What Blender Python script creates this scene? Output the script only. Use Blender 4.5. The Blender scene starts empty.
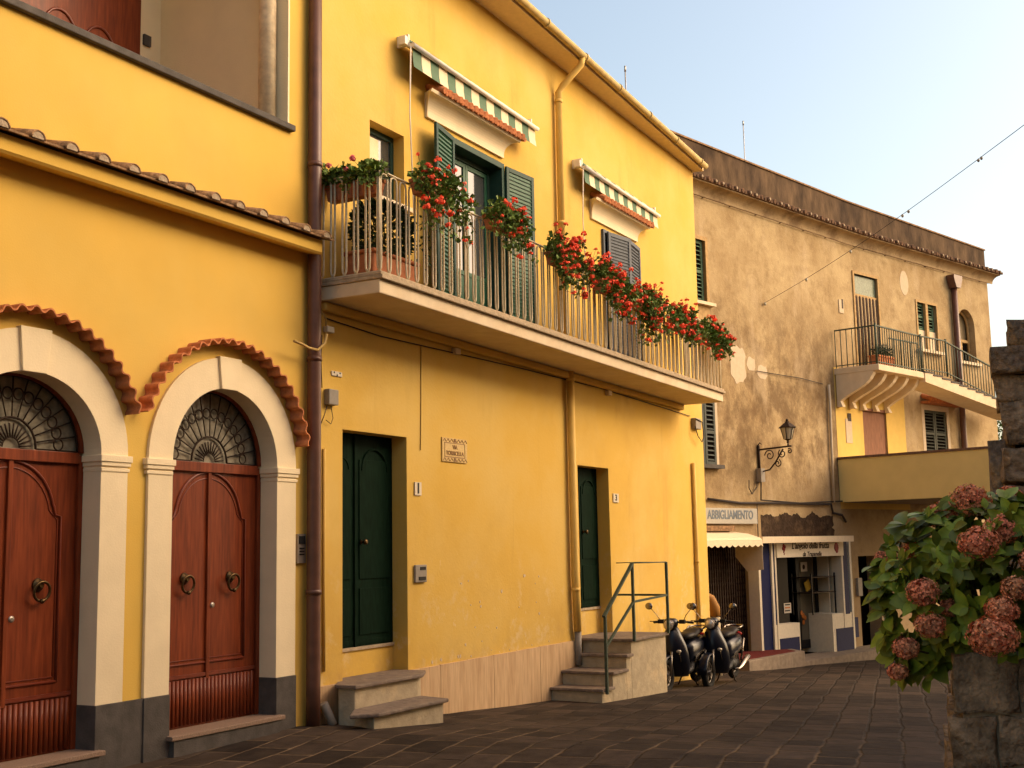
import bpy, bmesh, math, random
from mathutils import Vector, Matrix, noise
import numpy as np
R = math.radians
random.seed(7)
S = bpy.context.scene
# ------------------------------------------------------------------ camera
PXF, PXW, PXH = 1220.0, 1024, 768
PITCH, YAW, ROLL = 0.1336, R(61.0813), R(1.07)
CAM = Vector((0, 0, 1.6))
fw = Vector((math.sin(YAW)*math.cos(PITCH), math.cos(YAW)*math.cos(PITCH), math.sin(PITCH)))
r0 = Vector((math.cos(YAW), -math.sin(YAW), 0)); u0 = r0.cross(fw)
rt = math.cos(ROLL)*r0 - math.sin(ROLL)*u0; up = math.sin(ROLL)*r0 + math.cos(ROLL)*u0
cd = bpy.data.cameras.new('camera'); cam = bpy.data.objects.new('camera', cd); S.collection.objects.link(cam)
cam.matrix_world = Matrix(((rt.x, up.x, -fw.x, CAM.x), (rt.y, up.y, -fw.y, CAM.y), (rt.z, up.z, -fw.z, CAM.z), (0, 0, 0, 1)))
cd.sensor_width = 36; cd.lens = PXF/PXW*36; cd.clip_end = 2000; cd.clip_start = .05
S.camera = cam
# ------------------------------------------------------------------ sky, sun, exposure
SUN_EL, SUN_AZ = R(31), R(147)       # azimuth clockwise from +Y: to the right of the camera and behind it
wd = bpy.data.worlds.new('World'); S.world = wd; wd.use_nodes = True
nt = wd.node_tree; bg = nt.nodes['Background']
sky = nt.nodes.new('ShaderNodeTexSky'); sky.sky_type = 'NISHITA'; sky.sun_disc = False
sky.sun_elevation = SUN_EL; sky.sun_rotation = SUN_AZ; sky.dust_density = 4.0; sky.air_density = 1.0; sky.ozone_density = 1.0
tint = nt.nodes.new('ShaderNodeMix'); tint.data_type = 'RGBA'; tint.blend_type = 'MULTIPLY'; tint.inputs[0].default_value = 1
tint.inputs[7].default_value = (.985, .905, .76, 1)
nt.links.new(sky.outputs[0], tint.inputs[6]); nt.links.new(tint.outputs[2], bg.inputs[0]); bg.inputs[1].default_value = .15
sl = bpy.data.lights.new('sun', 'SUN'); sun = bpy.data.objects.new('sun', sl); S.collection.objects.link(sun)
sl.energy = 0.75; sl.angle = R(85); sl.color = (1, .42, .08)
sdir = Vector((math.sin(SUN_AZ)*math.cos(SUN_EL), math.cos(SUN_AZ)*math.cos(SUN_EL), math.sin(SUN_EL)))
sun.rotation_euler = sdir.to_track_quat('Z', 'Y').to_euler(); sun.location = (0, -5, 20)
S.view_settings.view_transform = 'Standard'; S.view_settings.look = 'None'
S.view_settings.exposure = 1.25; S.view_settings.gamma = 1
# ------------------------------------------------------------------ helpers
def ray(px, py): return fw + rt*((px-512)/PXF) - up*((py-384)/PXF)
def hit(px, py, p, n):
    r = ray(px, py); n = Vector(n); return CAM + r*((Vector(p)-CAM).dot(n)/r.dot(n))
def W(px, py, y=7.8): return hit(px, py, (0, y, 0), (0, 1, 0))
def WX(px, py, x): return hit(px, py, (x, 0, 0), (1, 0, 0))
def WZ(px, py, z): return hit(px, py, (0, 0, z), (0, 0, 1))
GP = [(-400, -.06), (-10, -.06), (6.5, -.10), (7.4, -.11), (9.6, -.085), (9.95, -.11), (12.4, -.30), (15, -.45), (17.3, -.56), (21, -.74), (25, -.97), (29, -1.12), (32, -1.27), (37, -1.5), (400, -1.5)]
def G(x):
    for (a, za), (b, zb) in zip(GP, GP[1:]):
        if x <= b: return za + (zb-za)*(x-a)/(b-a)
    return -1.5
def tag(o, label=None, cat=None, group=None, kind=None):
    for k, v in (('label', label), ('category', cat), ('group', group), ('kind', kind)):
        if v: o[k] = v
    return o
def empty(name, loc=(0, 0, 0)):
    o = bpy.data.objects.new(name, None); o.empty_display_size = .2; o.location = loc; S.collection.objects.link(o); return o
def thing(name, label, cat, loc=(0, 0, 0), group=None):
    return tag(empty(name, loc), label, cat, group)
def rootloc(o):
    v = Vector((0, 0, 0))
    while o: v += Vector(o.location); o = o.parent
    return v
def copy_tree(o, parent=None):
    kids = [c for c in S.collection.objects if c.parent == o]
    c = o.copy(); S.collection.objects.link(c); c.parent = parent
    for k in kids: copy_tree(k, c)
    return c
class MB:
    def __init__(s, T=None): s.bm = bmesh.new(); s.T = T or Matrix()
    def v(s, p): return s.bm.verts.new(s.T @ Vector(p))
    def face(s, pts):
        try: return s.bm.faces.new([s.v(p) for p in pts])
        except ValueError: return None
    def box(s, x0, x1, y0, y1, z0, z1):
        v = [s.v((x, y, z)) for z in (z0, z1) for y in (y0, y1) for x in (x0, x1)]
        for q in ((0, 2, 3, 1), (4, 5, 7, 6), (0, 1, 5, 4), (1, 3, 7, 5), (3, 2, 6, 7), (2, 0, 4, 6)): s.bm.faces.new([v[i] for i in q])
        return s
    def prism(s, poly, d, axis='y', d0=0):
        # poly in the two other axes, extruded from d0 to d
        def P(a, b, c): return {'y': (a, c, b), 'z': (a, b, c), 'x': (c, a, b)}[axis]
        A = [s.v(P(a, b, d0)) for a, b in poly]; B = [s.v(P(a, b, d)) for a, b in poly]
        s.bm.faces.new(A); s.bm.faces.new(B[::-1])
        n = len(poly)
        for i in range(n): s.bm.faces.new((A[i], B[i], B[(i+1) % n], A[(i+1) % n]))
        return s
    def plate(s, outer, holes, y0, y1):
        # wall in the xz plane with openings, extruded from y0 to y1
        b = bmesh.new(); E = []
        for loop in [outer]+holes:
            vs = [b.verts.new((a, 0, c)) for a, c in loop]
            for i in range(len(vs)): E.append(b.edges.new((vs[i], vs[(i+1) % len(vs)])))
        bmesh.ops.triangle_fill(b, use_beauty=True, use_dissolve=False, edges=E)
        b.verts.index_update(); fs = [[v.co.copy() for v in f.verts] for f in b.faces]; b.free()
        for f in fs:
            s.bm.faces.new([s.v((p.x, y0, p.z)) for p in f]); s.bm.faces.new([s.v((p.x, y1, p.z)) for p in reversed(f)])
        for loop in [outer]+holes:
            n = len(loop)
            for i in range(n):
                a, c = loop[i], loop[(i+1) % n]
                s.bm.faces.new([s.v(q) for q in ((a[0], y0, a[1]), (c[0], y0, c[1]), (c[0], y1, c[1]), (a[0], y1, a[1]))])
        return s
    def tube(s, pts, r, n=8, closed=False, caps=True):
        pts = [Vector(p) for p in pts]; rings = []; N = len(pts)
        prev = None
        for i, p in enumerate(pts):
            a = pts[(i-1) % N] if (closed or i > 0) else p; b = pts[(i+1) % N] if (closed or i < N-1) else p
            d = (b-a)
            if d.length < 1e-9: d = Vector((0, 0, 1))
            d.normalize()
            if prev is None:
                h = Vector((0, 0, 1)) if abs(d.z) < .9 else Vector((1, 0, 0)); u = d.cross(h).normalized()
            else:
                u = (prev - d*prev.dot(d));
                u = u.normalized() if u.length > 1e-6 else d.orthogonal().normalized()
            prev = u; w = d.cross(u)
            rr = r[i] if isinstance(r, (list, tuple)) else r
            rings.append([s.v(p + (u*math.cos(2*math.pi*k/n)+w*math.sin(2*math.pi*k/n))*rr) for k in range(n)])
        for i in range(N if closed else N-1):
            A, B = rings[i], rings[(i+1) % N]
            for k in range(n): s.bm.faces.new((A[k], A[(k+1) % n], B[(k+1) % n], B[k])).smooth = True
        if caps and not closed: s.bm.faces.new(rings[0][::-1]); s.bm.faces.new(rings[-1])
        return s
    def bar(s, a, b, w, h):
        a, b = Vector(a), Vector(b); d = (b-a).normalized(); z = Vector((0, 0, 1)) if abs(d.z) < .95 else Vector((0, 1, 0))
        x = d.cross(z).normalized(); y = x.cross(d)
        A = [s.v(a + x*i*w/2 + y*j*h/2) for i, j in ((-1, -1), (1, -1), (1, 1), (-1, 1))]; B = [s.v(b + x*i*w/2 + y*j*h/2) for i, j in ((-1, -1), (1, -1), (1, 1), (-1, 1))]
        s.bm.faces.new(A); s.bm.faces.new(B[::-1])
        for i in range(4): s.bm.faces.new((A[i], B[i], B[(i+1) % 4], A[(i+1) % 4]))
        return s
    def lathe(s, prof, c, axis=(0, 0, 1), n=24, smooth=True):
        ax = Vector(axis).normalized(); u = ax.orthogonal().normalized(); w = ax.cross(u); c = Vector(c)
        rings = [[s.v(c + ax*z + (u*math.cos(2*math.pi*k/n)+w*math.sin(2*math.pi*k/n))*max(r, 1e-4)) for k in range(n)] for r, z in prof]
        for A, B in zip(rings, rings[1:]):
            for k in range(n): s.bm.faces.new((A[k], A[(k+1) % n], B[(k+1) % n], B[k])).smooth = smooth
        s.bm.faces.new(rings[0][::-1]); s.bm.faces.new(rings[-1]); return s
    def sphere(s, c, rx, ry=None, rz=None, n=14, m=9, wob=0, seed=0):
        ry = ry or rx; rz = rz or rx; c = Vector(c); rings = []
        for j in range(m+1):
            th = math.pi*j/m; ring = []
            for k in range(n):
                d = Vector((math.sin(th)*math.cos(2*math.pi*k/n), math.sin(th)*math.sin(2*math.pi*k/n), math.cos(th)))
                q = 1 + wob*noise.noise(d*2.3+Vector((seed, 0, 0)))
                ring.append(s.v(c + Vector((d.x*rx, d.y*ry, d.z*rz))*q) if j not in (0, m) or k == 0 else ring[0])
            rings.append(ring)
        for A, B in zip(rings, rings[1:]):
            for k in range(n):
                vs = []
                for x in (A[k], A[(k+1) % n], B[(k+1) % n], B[k]):
                    if x not in vs: vs.append(x)
                if len(vs) > 2: s.bm.faces.new(vs).smooth = True
        return s
    def build(s, name, mat, parent=None, bevel=0, smooth=False, fix=True, sub=0, solid=0):
        if fix: bmesh.ops.recalc_face_normals(s.bm, faces=s.bm.faces)
        me = bpy.data.meshes.new(name)
        off = rootloc(parent) if parent else Vector((0, 0, 0))
        if off.length: bmesh.ops.translate(s.bm, vec=-off, verts=s.bm.verts)
        s.bm.to_mesh(me); s.bm.free()
        if smooth:
            for p in me.polygons: p.use_smooth = True
        me.materials.append(mat)
        o = bpy.data.objects.new(name, me); S.collection.objects.link(o)
        if parent: o.parent = parent
        if solid: m = o.modifiers.new('s', 'SOLIDIFY'); m.thickness = solid
        if sub: m = o.modifiers.new('u', 'SUBSURF'); m.levels = m.render_levels = sub
        if bevel: m = o.modifiers.new('b', 'BEVEL'); m.width = bevel; m.segments = 2; m.limit_method = 'ANGLE'; m.harden_normals = False
        return o
def clusters(bm, gap=.02):
    # connected pieces of a mesh, pieces that touch (bounding boxes closer than gap) counted as one
    bm.verts.index_update(); seen = set(); comps = []
    for v in bm.verts:
        if v in seen: continue
        st, c = [v], []; seen.add(v)
        while st:
            x = st.pop(); c.append(x)
            for e in x.link_edges:
                y = e.other_vert(x)
                if y not in seen: seen.add(y); st.append(y)
        lo = [min(p.co[i] for p in c) for i in range(3)]; hi = [max(p.co[i] for p in c) for i in range(3)]; comps.append([c, lo, hi])
    i = 0
    while i < len(comps):
        j = i+1; merged = False
        while j < len(comps):
            a, b = comps[i], comps[j]
            if all(a[1][k]-gap <= b[2][k] and b[1][k]-gap <= a[2][k] for k in range(3)):
                a[0] += b[0]; a[1] = [min(a[1][k], b[1][k]) for k in range(3)]; a[2] = [max(a[2][k], b[2][k]) for k in range(3)]; comps.pop(j); merged = True
            else: j += 1
        if not merged: i += 1
    return [c[0] for c in comps]
def islands(mb, name, mt, parent=None, gap=.02, **k):
    # one object for each separate piece
    out = []
    for c in clusters(mb.bm, gap):
        n_ = MB(); mp_ = {v: n_.bm.verts.new(v.co) for v in c}
        for f in {f for v in c for f in v.link_faces}:
            g = n_.bm.faces.new([mp_[v] for v in f.verts]); g.smooth = f.smooth
        out.append(n_.build(name, mt, parent, **k))
    mb.bm.free(); return out
# ------------------------------------------------------------------ materials
MATS = {}
def mat(name, col, rough=.7, metal=0, var=0, scale=6, bdist=.02, bump=0, bscale=60, stretch=(1, 1, 1), col2=None, fac2=.5, spec=.15, ramp=(.4, .65), island=0, coat=0, detail=5, coords='pos'):
    if name in MATS: return MATS[name]
    m = bpy.data.materials.new(name); m.use_nodes = True; n = m.node_tree.nodes; l = m.node_tree.links
    b = n['Principled BSDF']; b.inputs['Roughness'].default_value = rough; b.inputs['Metallic'].default_value = metal
    b.inputs['Specular IOR Level'].default_value = spec
    if coat: b.inputs['Coat Weight'].default_value = coat; b.inputs['Coat Roughness'].default_value = .08
    geo = n.new('ShaderNodeNewGeometry'); mp = n.new('ShaderNodeMapping'); mp.inputs['Scale'].default_value = stretch
    if coords == 'pos': l.new(geo.outputs['Position'], mp.inputs[0])
    else:
        tc = n.new('ShaderNodeTexCoord'); l.new(tc.outputs['Object'], mp.inputs[0])
    out = None
    c = n.new('ShaderNodeRGB'); c.outputs[0].default_value = (*col, 1); out = c.outputs[0]
    def mixc(a, bcol, facsock, mode='MIX', k=None):
        x = n.new('ShaderNodeMix'); x.data_type = 'RGBA'; x.blend_type = mode
        l.new(a, x.inputs[6])
        if isinstance(bcol, tuple): x.inputs[7].default_value = (*bcol, 1)
        else: l.new(bcol, x.inputs[7])
        if facsock is None: x.inputs[0].default_value = k
        else: l.new(facsock, x.inputs[0])
        return x.outputs[2]
    if col2:
        t = n.new('ShaderNodeTexNoise'); t.inputs['Scale'].default_value = scale; t.inputs['Detail'].default_value = detail; t.inputs['Roughness'].default_value = .62
        l.new(mp.outputs[0], t.inputs[0]); rp = n.new('ShaderNodeMapRange'); rp.inputs[1].default_value = ramp[0]; rp.inputs[2].default_value = ramp[1]; rp.inputs[4].default_value = fac2
        l.new(t.outputs[0], rp.inputs[0]); out = mixc(out, col2, rp.outputs[0])
    if var:
        t = n.new('ShaderNodeTexNoise'); t.inputs['Scale'].default_value = scale*2.7; t.inputs['Detail'].default_value = 4
        l.new(mp.outputs[0], t.inputs[0]); rp = n.new('ShaderNodeMapRange'); rp.inputs[1].default_value = .3; rp.inputs[2].default_value = .7; rp.inputs[3].default_value = 1-var; rp.inputs[4].default_value = 1+var
        l.new(t.outputs[0], rp.inputs[0]); cb = n.new('ShaderNodeCombineColor')
        for i in range(3): l.new(rp.outputs[0], cb.inputs[i])
        out = mixc(out, cb.outputs[0], None, 'MULTIPLY', 1)
    if island:
        rp = n.new('ShaderNodeMapRange'); rp.inputs[3].default_value = 1-island; rp.inputs[4].default_value = 1+island
        l.new(geo.outputs['Random Per Island'], rp.inputs[0]); cb = n.new('ShaderNodeCombineColor')
        for i in range(3): l.new(rp.outputs[0], cb.inputs[i])
        out = mixc(out, cb.outputs[0], None, 'MULTIPLY', 1)
    l.new(out, b.inputs['Base Color'])
    if bump:
        t = n.new('ShaderNodeTexNoise'); t.inputs['Scale'].default_value = bscale; t.inputs['Detail'].default_value = 6
        l.new(mp.outputs[0], t.inputs[0]); bp = n.new('ShaderNodeBump'); bp.inputs['Strength'].default_value = bump; bp.inputs['Distance'].default_value = bdist
        l.new(t.outputs[0], bp.inputs['Height']); l.new(bp.outputs[0], b.inputs['Normal'])
    MATS[name] = m; m['out'] = 1
    return m
YEL = (.665, .425, .085)
M_yellow = mat('yellow_plaster', YEL, .9, scale=.5, var=.05, col2=(.64, .45, .12), fac2=.6, bump=.10, bscale=70)
M_yellow2 = None
M_yellowp = mat('yellow_paint', (.68, .45, .12), .6, var=.05, scale=2)
M_cream = mat('cream_paint', (.79, .665, .44), .85, var=.04, scale=1.5, bump=.12, bscale=60)
M_white = mat('white_paint', (.78, .73, .62), .5, var=.05, scale=3)
M_loggia = mat('loggia_plaster', (.82, .69, .44), .9, var=.04, scale=1, bump=.2)
M_basalt = mat('dark_stone', (.085, .075, .066), .75, var=.22, scale=3, bump=.2, bscale=80)
M_granite = mat('granite', (.25, .17, .12), .6, var=.3, scale=45, bump=.05)
M_tread = mat('step_slab', (.18, .14, .11), .75, var=.25, scale=5, col2=(.27, .21, .15), fac2=.5, bump=.35, bscale=25)
M_stepside = mat('step_plaster', (.42, .35, .235), .9, var=.12, scale=3, col2=(.56, .44, .27), fac2=.8, ramp=(.52, .66), bump=.4, bscale=25)
M_trav = mat('travertine', (.60, .42, .24), .7, var=.12, scale=3, stretch=(6, 1, .5), col2=(.42, .26, .13), fac2=.6, bump=.15)
M_terra = mat('terracotta', (.52, .19, .075), .8, var=.22, scale=6, col2=(.38, .14, .06), fac2=.7, bump=.3, island=.12)
M_terra_old = mat('old_roof_tile', (.34, .20, .10), .9, var=.3, scale=8, col2=(.13, .085, .05), fac2=.8, bump=.5, bscale=40)
M_mortar = mat('mortar', (.36, .28, .19), .95, var=.2, scale=12, bump=.3)
M_pot = mat('pot_terracotta', (.42, .16, .075), .8, var=.15, scale=9, bump=.2)
M_redwood = mat('varnished_wood', (.195, .040, .012), .42, var=.25, scale=4, stretch=(4, 4, .35), col2=(.11, .020, .007), fac2=.9, ramp=(.35, .7), spec=.2, coat=.06)
M_groove = mat('wood_moulding', (.15, .026, .011), .35, var=.2, scale=5, spec=.5)
M_greendoor = mat('green_paint_dark', (.0055, .016, .009), .6, var=.3, scale=4, stretch=(3, 3, .5), spec=.02)
M_green = mat('green_shutter', (.010, .085, .040), .5, var=.15, scale=5, spec=.4)
M_greenframe = mat('green_frame', (.025, .060, .042), .5, var=.12, scale=5)
M_blueshut = mat('blue_grey_shutter', (.085, .10, .12), .5, var=.15, scale=5)
M_oldgreen = mat('old_green_shutter', (.09, .15, .09), .65, var=.25, scale=6)
M_brownpipe = mat('brown_pipe', (.115, .05, .032), .4, var=.2, scale=3, spec=.4)
M_rail = mat('beige_metal', (.62, .53, .36), .5, var=.12, scale=8)
M_railgreen = mat('green_metal', (.055, .075, .052), .5, var=.15, scale=8)
M_slab = mat('slab_plaster', (.70, .58, .40), .9, var=.06, scale=2, col2=(.62, .47, .28), fac2=.5, bump=.2)
M_deck = mat('deck_edge', (.42, .33, .22), .85, var=.2, scale=6, bump=.3)
M_iron = mat('wrought_iron', (.030, .018, .012), .6, metal=.3, var=.3, scale=15)
M_brass = mat('aged_brass', (.10, .065, .03), .4, metal=1, var=.3, scale=20)
M_steel = mat('steel', (.42, .38, .33), .35, metal=.8, var=.1)
M_grey = mat('grey_plastic', (.27, .24, .20), .6, var=.1)
M_black = mat('black_plastic', (.012, .012, .013), .45)
M_cable = mat('cable', (.05, .04, .035), .7)
M_cableY = mat('painted_cable', (.50, .34, .12), .7)
M_leafdk = mat('shrub_leaf', (.018, .040, .012), .5, island=.5)
M_leaf = mat('geranium_leaf', (.13, .20, .04), .55, island=.5)
M_petal = mat('red_petal', (.90, .10, .040), .6, island=.35)
M_pink = mat('pink_petal', (.60, .12, .13), .6, island=.3)
M_hleaf = mat('hydrangea_leaf', (.16, .215, .018), .5, island=.5, var=.3, scale=8, spec=.35)
M_hpetal = mat('hydrangea_petal', (.74, .25, .14), .8, island=.6, col2=(.55, .30, .15), scale=9, fac2=.7)
M_stem = mat('stem', (.07, .06, .025), .8)
M_stone = mat('rough_stone', (.36, .27, .18), .95, var=.35, scale=5, col2=(.13, .095, .065), fac2=.85, ramp=(.42, .62), bump=1.0, bscale=22, bdist=.05, detail=9)
M_stonedark = mat('dark_blotched_stone', (.20, .155, .115), .95, var=.4, scale=7, col2=(.34, .23, .12), fac2=.8, ramp=(.48, .6), bump=1.0, bscale=25, bdist=.05, detail=9)  # darker stone with ochre blotches, for the pillar cap, top stone and rubble
M_olive = mat('bridge_plaster', (.76, .60, .24), .9, var=.05, scale=.8, bump=.2)
M_brown = mat('brown_stone_cap', (.17, .10, .065), .8, var=.2)
M_oldwood = mat('weathered_wood', (.22, .10, .055), .7, var=.3, scale=4, stretch=(5, 5, .4))
M_ochrewood = mat('ochre_frame', (.42, .27, .11), .7, var=.2, scale=5)
M_beadA = mat('curtain_tan', (.48, .34, .17), .7)
M_beadB = mat('curtain_dark', (.045, .022, .016), .7)
M_dark = mat('dark_interior', (.008, .006, .005), .9, spec=0)
M_gate = mat('folding_gate', (.050, .032, .022), .5, metal=.4, var=.3)
M_shopwhite = mat('shop_white', (.72, .64, .48), .6, var=.05)
M_shopblue = mat('shop_blue', (.010, .014, .062), .6, var=.1, spec=.1)
M_awncream = mat('awning_cream', (.74, .62, .42), .85, var=.05)
M_awngreen = mat('awning_green', (.12, .19, .125), .85)
M_signgrey = mat('sign_board', (.42, .40, .34), .6, var=.05)
M_signletter = mat('sign_letters', (.16, .19, .22), .6)
M_tilewhite = mat('glazed_tile', (.62, .55, .42), .3)
M_tileyel = mat('glazed_tile_yellow', (.58, .40, .14), .35, var=.15, scale=30)
M_tilebrown = mat('tile_marks', (.26, .14, .05), .5)
M_carpet = mat('red_carpet', (.13, .022, .018), .95, bump=.4, bscale=200)
M_curb = mat('concrete', (.24, .19, .14), .9, var=.2, scale=3, bump=.3)
M_paper = mat('paper', (.62, .56, .45), .8)
M_orange = mat('orange_paint', (.50, .16, .03), .6)
M_yelpaper = mat('yellow_paper', (.60, .42, .06), .8)
M_chrome = mat('chrome', (.24, .21, .18), .25, metal=1)
M_scooter = mat('scooter_paint', (.004, .006, .014), .28, spec=.35)
M_seat = mat('seat_vinyl', (.010, .008, .007), .5, spec=.2)
M_tyre = mat('tyre_rubber', (.012, .011, .010), .8)
M_alloy = mat('alloy', (.18, .16, .14), .35, metal=.8)
M_lens = mat('headlight_lens', (.60, .54, .44), .15, metal=.3, spec=.8)
M_amber = mat('indicator_lens', (.36, .30, .22), .2, spec=.8)
def glassmat(name, col, rough=.06):
    m = mat(name, col, rough, spec=.9, coat=.6); return m
M_glass = glassmat('window_glass', (.05, .055, .055))
M_fan = mat('fanlight_glass', (.21, .19, .14), .25, spec=.7, var=.3, scale=6)
M_shopglass = mat('shop_glass', (.014, .012, .010), .45, spec=.06)
M_doorglass = mat('door_glass_grey', (.13, .12, .085), .5, spec=.1)
M_lampglass = mat('lamp_glass', (.42, .38, .28), .25, spec=.5)
M_roofflat = mat('roof_cover', (.2, .15, .11), .9)
M_trunk = mat('bark', (.06, .045, .03), .9, bump=.5)
M_treeleaf = mat('tree_leaf', (.10, .14, .025), .6, island=.4)
def principled(m): return m.node_tree.nodes['Principled BSDF']
for m_, t_ in ((M_hleaf, .25), (M_leaf, .2), (M_petal, .25), (M_treeleaf, .35), (M_hpetal, .15)):
    principled(m_).inputs['Transmission Weight'].default_value = 0
    principled(m_).inputs['Subsurface Weight'].default_value = 0
def beige_material():
    m = bpy.data.materials.new('stained_plaster'); m.use_nodes = True; n = m.node_tree.nodes; l = m.node_tree.links; b = n['Principled BSDF']
    b.inputs['Roughness'].default_value = .95; b.inputs['Specular IOR Level'].default_value = .15
    geo = n.new('ShaderNodeNewGeometry'); sx = n.new('ShaderNodeSeparateXYZ'); l.new(geo.outputs['Position'], sx.inputs[0])
    def nz(scale, stretch, detail=6, rough=.6, off=(0, 0, 0)):
        mp = n.new('ShaderNodeMapping'); mp.inputs['Scale'].default_value = stretch; mp.inputs['Location'].default_value = off; l.new(geo.outputs['Position'], mp.inputs[0])
        t = n.new('ShaderNodeTexNoise'); t.inputs['Scale'].default_value = scale; t.inputs['Detail'].default_value = detail; t.inputs['Roughness'].default_value = rough
        l.new(mp.outputs[0], t.inputs[0]); return t.outputs[0]
    def mr(s, a, c, d=0, e=1, clamp=True):
        x = n.new('ShaderNodeMapRange'); x.clamp = clamp
        for i, v in zip((1, 2, 3, 4), (a, c, d, e)): x.inputs[i].default_value = v
        l.new(s, x.inputs[0]); return x.outputs[0]
    def mul(a, c):
        x = n.new('ShaderNodeMath'); x.operation = 'MULTIPLY'; l.new(a, x.inputs[0])
        if isinstance(c, float): x.inputs[1].default_value = c
        else: l.new(c, x.inputs[1])
        return x.outputs[0]
    def mix(a, col, f):
        x = n.new('ShaderNodeMix'); x.data_type = 'RGBA'; l.new(f, x.inputs[0])
        if isinstance(a, tuple): x.inputs[6].default_value = (*a, 1)
        else: l.new(a, x.inputs[6])
        x.inputs[7].default_value = (*col, 1); return x.outputs[2]
    z = sx.outputs[2]; xx = sx.outputs[0]
    c = mix((.34, .238, .118), (.46, .345, .185), mr(nz(.8, (1, 1, 1), 9, .68), .38, .62))
    c = mix(c, (.25, .168, .082), mr(nz(2.4, (1, 1, 1), 9, .72, off=(3, 1, 4)), .48, .68, 0, .75))
    # mould stains of the middle band, left of the balcony
    band = mul(mr(z, 2.3, 3.6), mr(z, 7.6, 5.6)); band = mul(band, mr(xx, 31.5, 29.5))
    st = mul(mr(nz(1.1, (1, 1, .8), 9, .75, (9, 2, 1)), .43, .57), band)
    c = mix(c, (.125, .078, .040), mul(st, .78))
    st2 = mul(mr(nz(4.5, (1, 1, .6), 9, .78, (1, 7, 3)), .44, .62), band)
    c = mix(c, (.20, .125, .06), mul(st2, .6))
    # streaks under the cornice and pale runs
    c = mix(c, (.50, .385, .235), mul(mr(nz(1.3, (1, 1, .5), 8, .65, (5, 5, 5)), .54, .66), .5))
    low = mr(z, 2.3, 1.7)
    c = mix(c, (.26, .185, .11), mul(low, mr(nz(1.6, (1, 1, 1), 7, .7), .35, .65, .25, .85)))
    l.new(c, b.inputs['Base Color'])
    bp = n.new('ShaderNodeBump'); bp.inputs['Strength'].default_value = .45; bp.inputs['Distance'].default_value = .04; l.new(nz(9, (1, 1, 1), 8, .7), bp.inputs['Height']); l.new(bp.outputs[0], b.inputs['Normal'])
    return m
M_beige = beige_material()
def worn_yellow():
    m = bpy.data.materials.new('yellow_plaster_old'); m.use_nodes = True; n = m.node_tree.nodes; l = m.node_tree.links; b = n['Principled BSDF']
    b.inputs['Roughness'].default_value = .92; b.inputs['Specular IOR Level'].default_value = .2
    geo = n.new('ShaderNodeNewGeometry'); sx = n.new('ShaderNodeSeparateXYZ'); l.new(geo.outputs['Position'], sx.inputs[0])
    def nz(scale, stretch=(1, 1, 1), detail=6, rough=.6, off=(0, 0, 0)):
        mp = n.new('ShaderNodeMapping'); mp.inputs['Scale'].default_value = stretch; mp.inputs['Location'].default_value = off; l.new(geo.outputs['Position'], mp.inputs[0])
        t = n.new('ShaderNodeTexNoise'); t.inputs['Scale'].default_value = scale; t.inputs['Detail'].default_value = detail; t.inputs['Roughness'].default_value = rough; l.new(mp.outputs[0], t.inputs[0]); return t.outputs[0]
    def mr(s_, a, c, d=0, e=1):
        x = n.new('ShaderNodeMapRange')
        for i_, v in zip((1, 2, 3, 4), (a, c, d, e)): x.inputs[i_].default_value = v
        l.new(s_, x.inputs[0]); return x.outputs[0]
    def mul(a, c):
        x = n.new('ShaderNodeMath'); x.operation = 'MULTIPLY'; l.new(a, x.inputs[0]); l.new(c, x.inputs[1]); return x.outputs[0]
    def mix(a, col, f):
        x = n.new('ShaderNodeMix'); x.data_type = 'RGBA'; l.new(f, x.inputs[0])
        if isinstance(a, tuple): x.inputs[6].default_value = (*a, 1)
        else: l.new(a, x.inputs[6])
        x.inputs[7].default_value = (*col, 1); return x.outputs[2]
    c = mix((.635, .405, .080), (.655, .450, .125), mr(nz(.8, detail=7), .40, .66))
    c = mix(c, (.54, .335, .07), mr(nz(.5, off=(4, 0, 2), detail=8, rough=.66), .50, .68, 0, .6))
    c = mix(c, (.50, .31, .07), mul(mr(nz(2.6, (1, 1, .10), 5, .6, (2, 2, 2)), .54, .72, 0, .75), mr(nz(.7, off=(7, 1, 1)), .45, .6)))   # drip runs
    low = mr(sx.outputs[2], 1.9, .5)
    c = mix(c, (.66, .50, .24), mul(mr(nz(3.2, (1, 1, 1), 9, .74, (3, 8, 1)), .54, .66, 0, .8), low))                               # scuffs
    c = mix(c, (.72, .60, .40), mul(mr(nz(9, (1, 1, .6), 6, .7, (1, 3, 5)), .66, .70, 0, .7), low))                                # chips
    c = mix(c, (.42, .27, .10), mul(mr(nz(5, detail=6), .45, .7, 0, .55), mr(sx.outputs[2], .62, .25)))                          # splash dirt
    l.new(c, b.inputs['Base Color'])
    bp = n.new('ShaderNodeBump'); bp.inputs['Strength'].default_value = .2; bp.inputs['Distance'].default_value = .015; l.new(nz(26, detail=6), bp.inputs['Height']); l.new(bp.outputs[0], b.inputs['Normal'])
    return m
M_yellow2 = worn_yellow()
M_parapet = mat('mouldy_parapet', (.115, .074, .042), .95, scale=1.5, var=.4, stretch=(1, 1, .45), col2=(.045, .029, .019), detail=9, fac2=.85, ramp=(.4, .62), bump=.4, bscale=20)
M_cornice = mat('cornice_plaster', (.44, .32, .18), .95, scale=1.6, var=.1, col2=(.22, .145, .08), fac2=.8, ramp=(.46, .6), bump=.4, bscale=20)
M_patch = mat('fresh_plaster', (.56, .45, .31), .9, var=.06, scale=4, bump=.2)
M_darkpatch = mat('crumbled_plaster', (.045, .028, .017), .95, var=.4, scale=3, col2=(.15, .095, .05), fac2=.6, ramp=(.5, .7), bump=.9, bscale=18)
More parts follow.
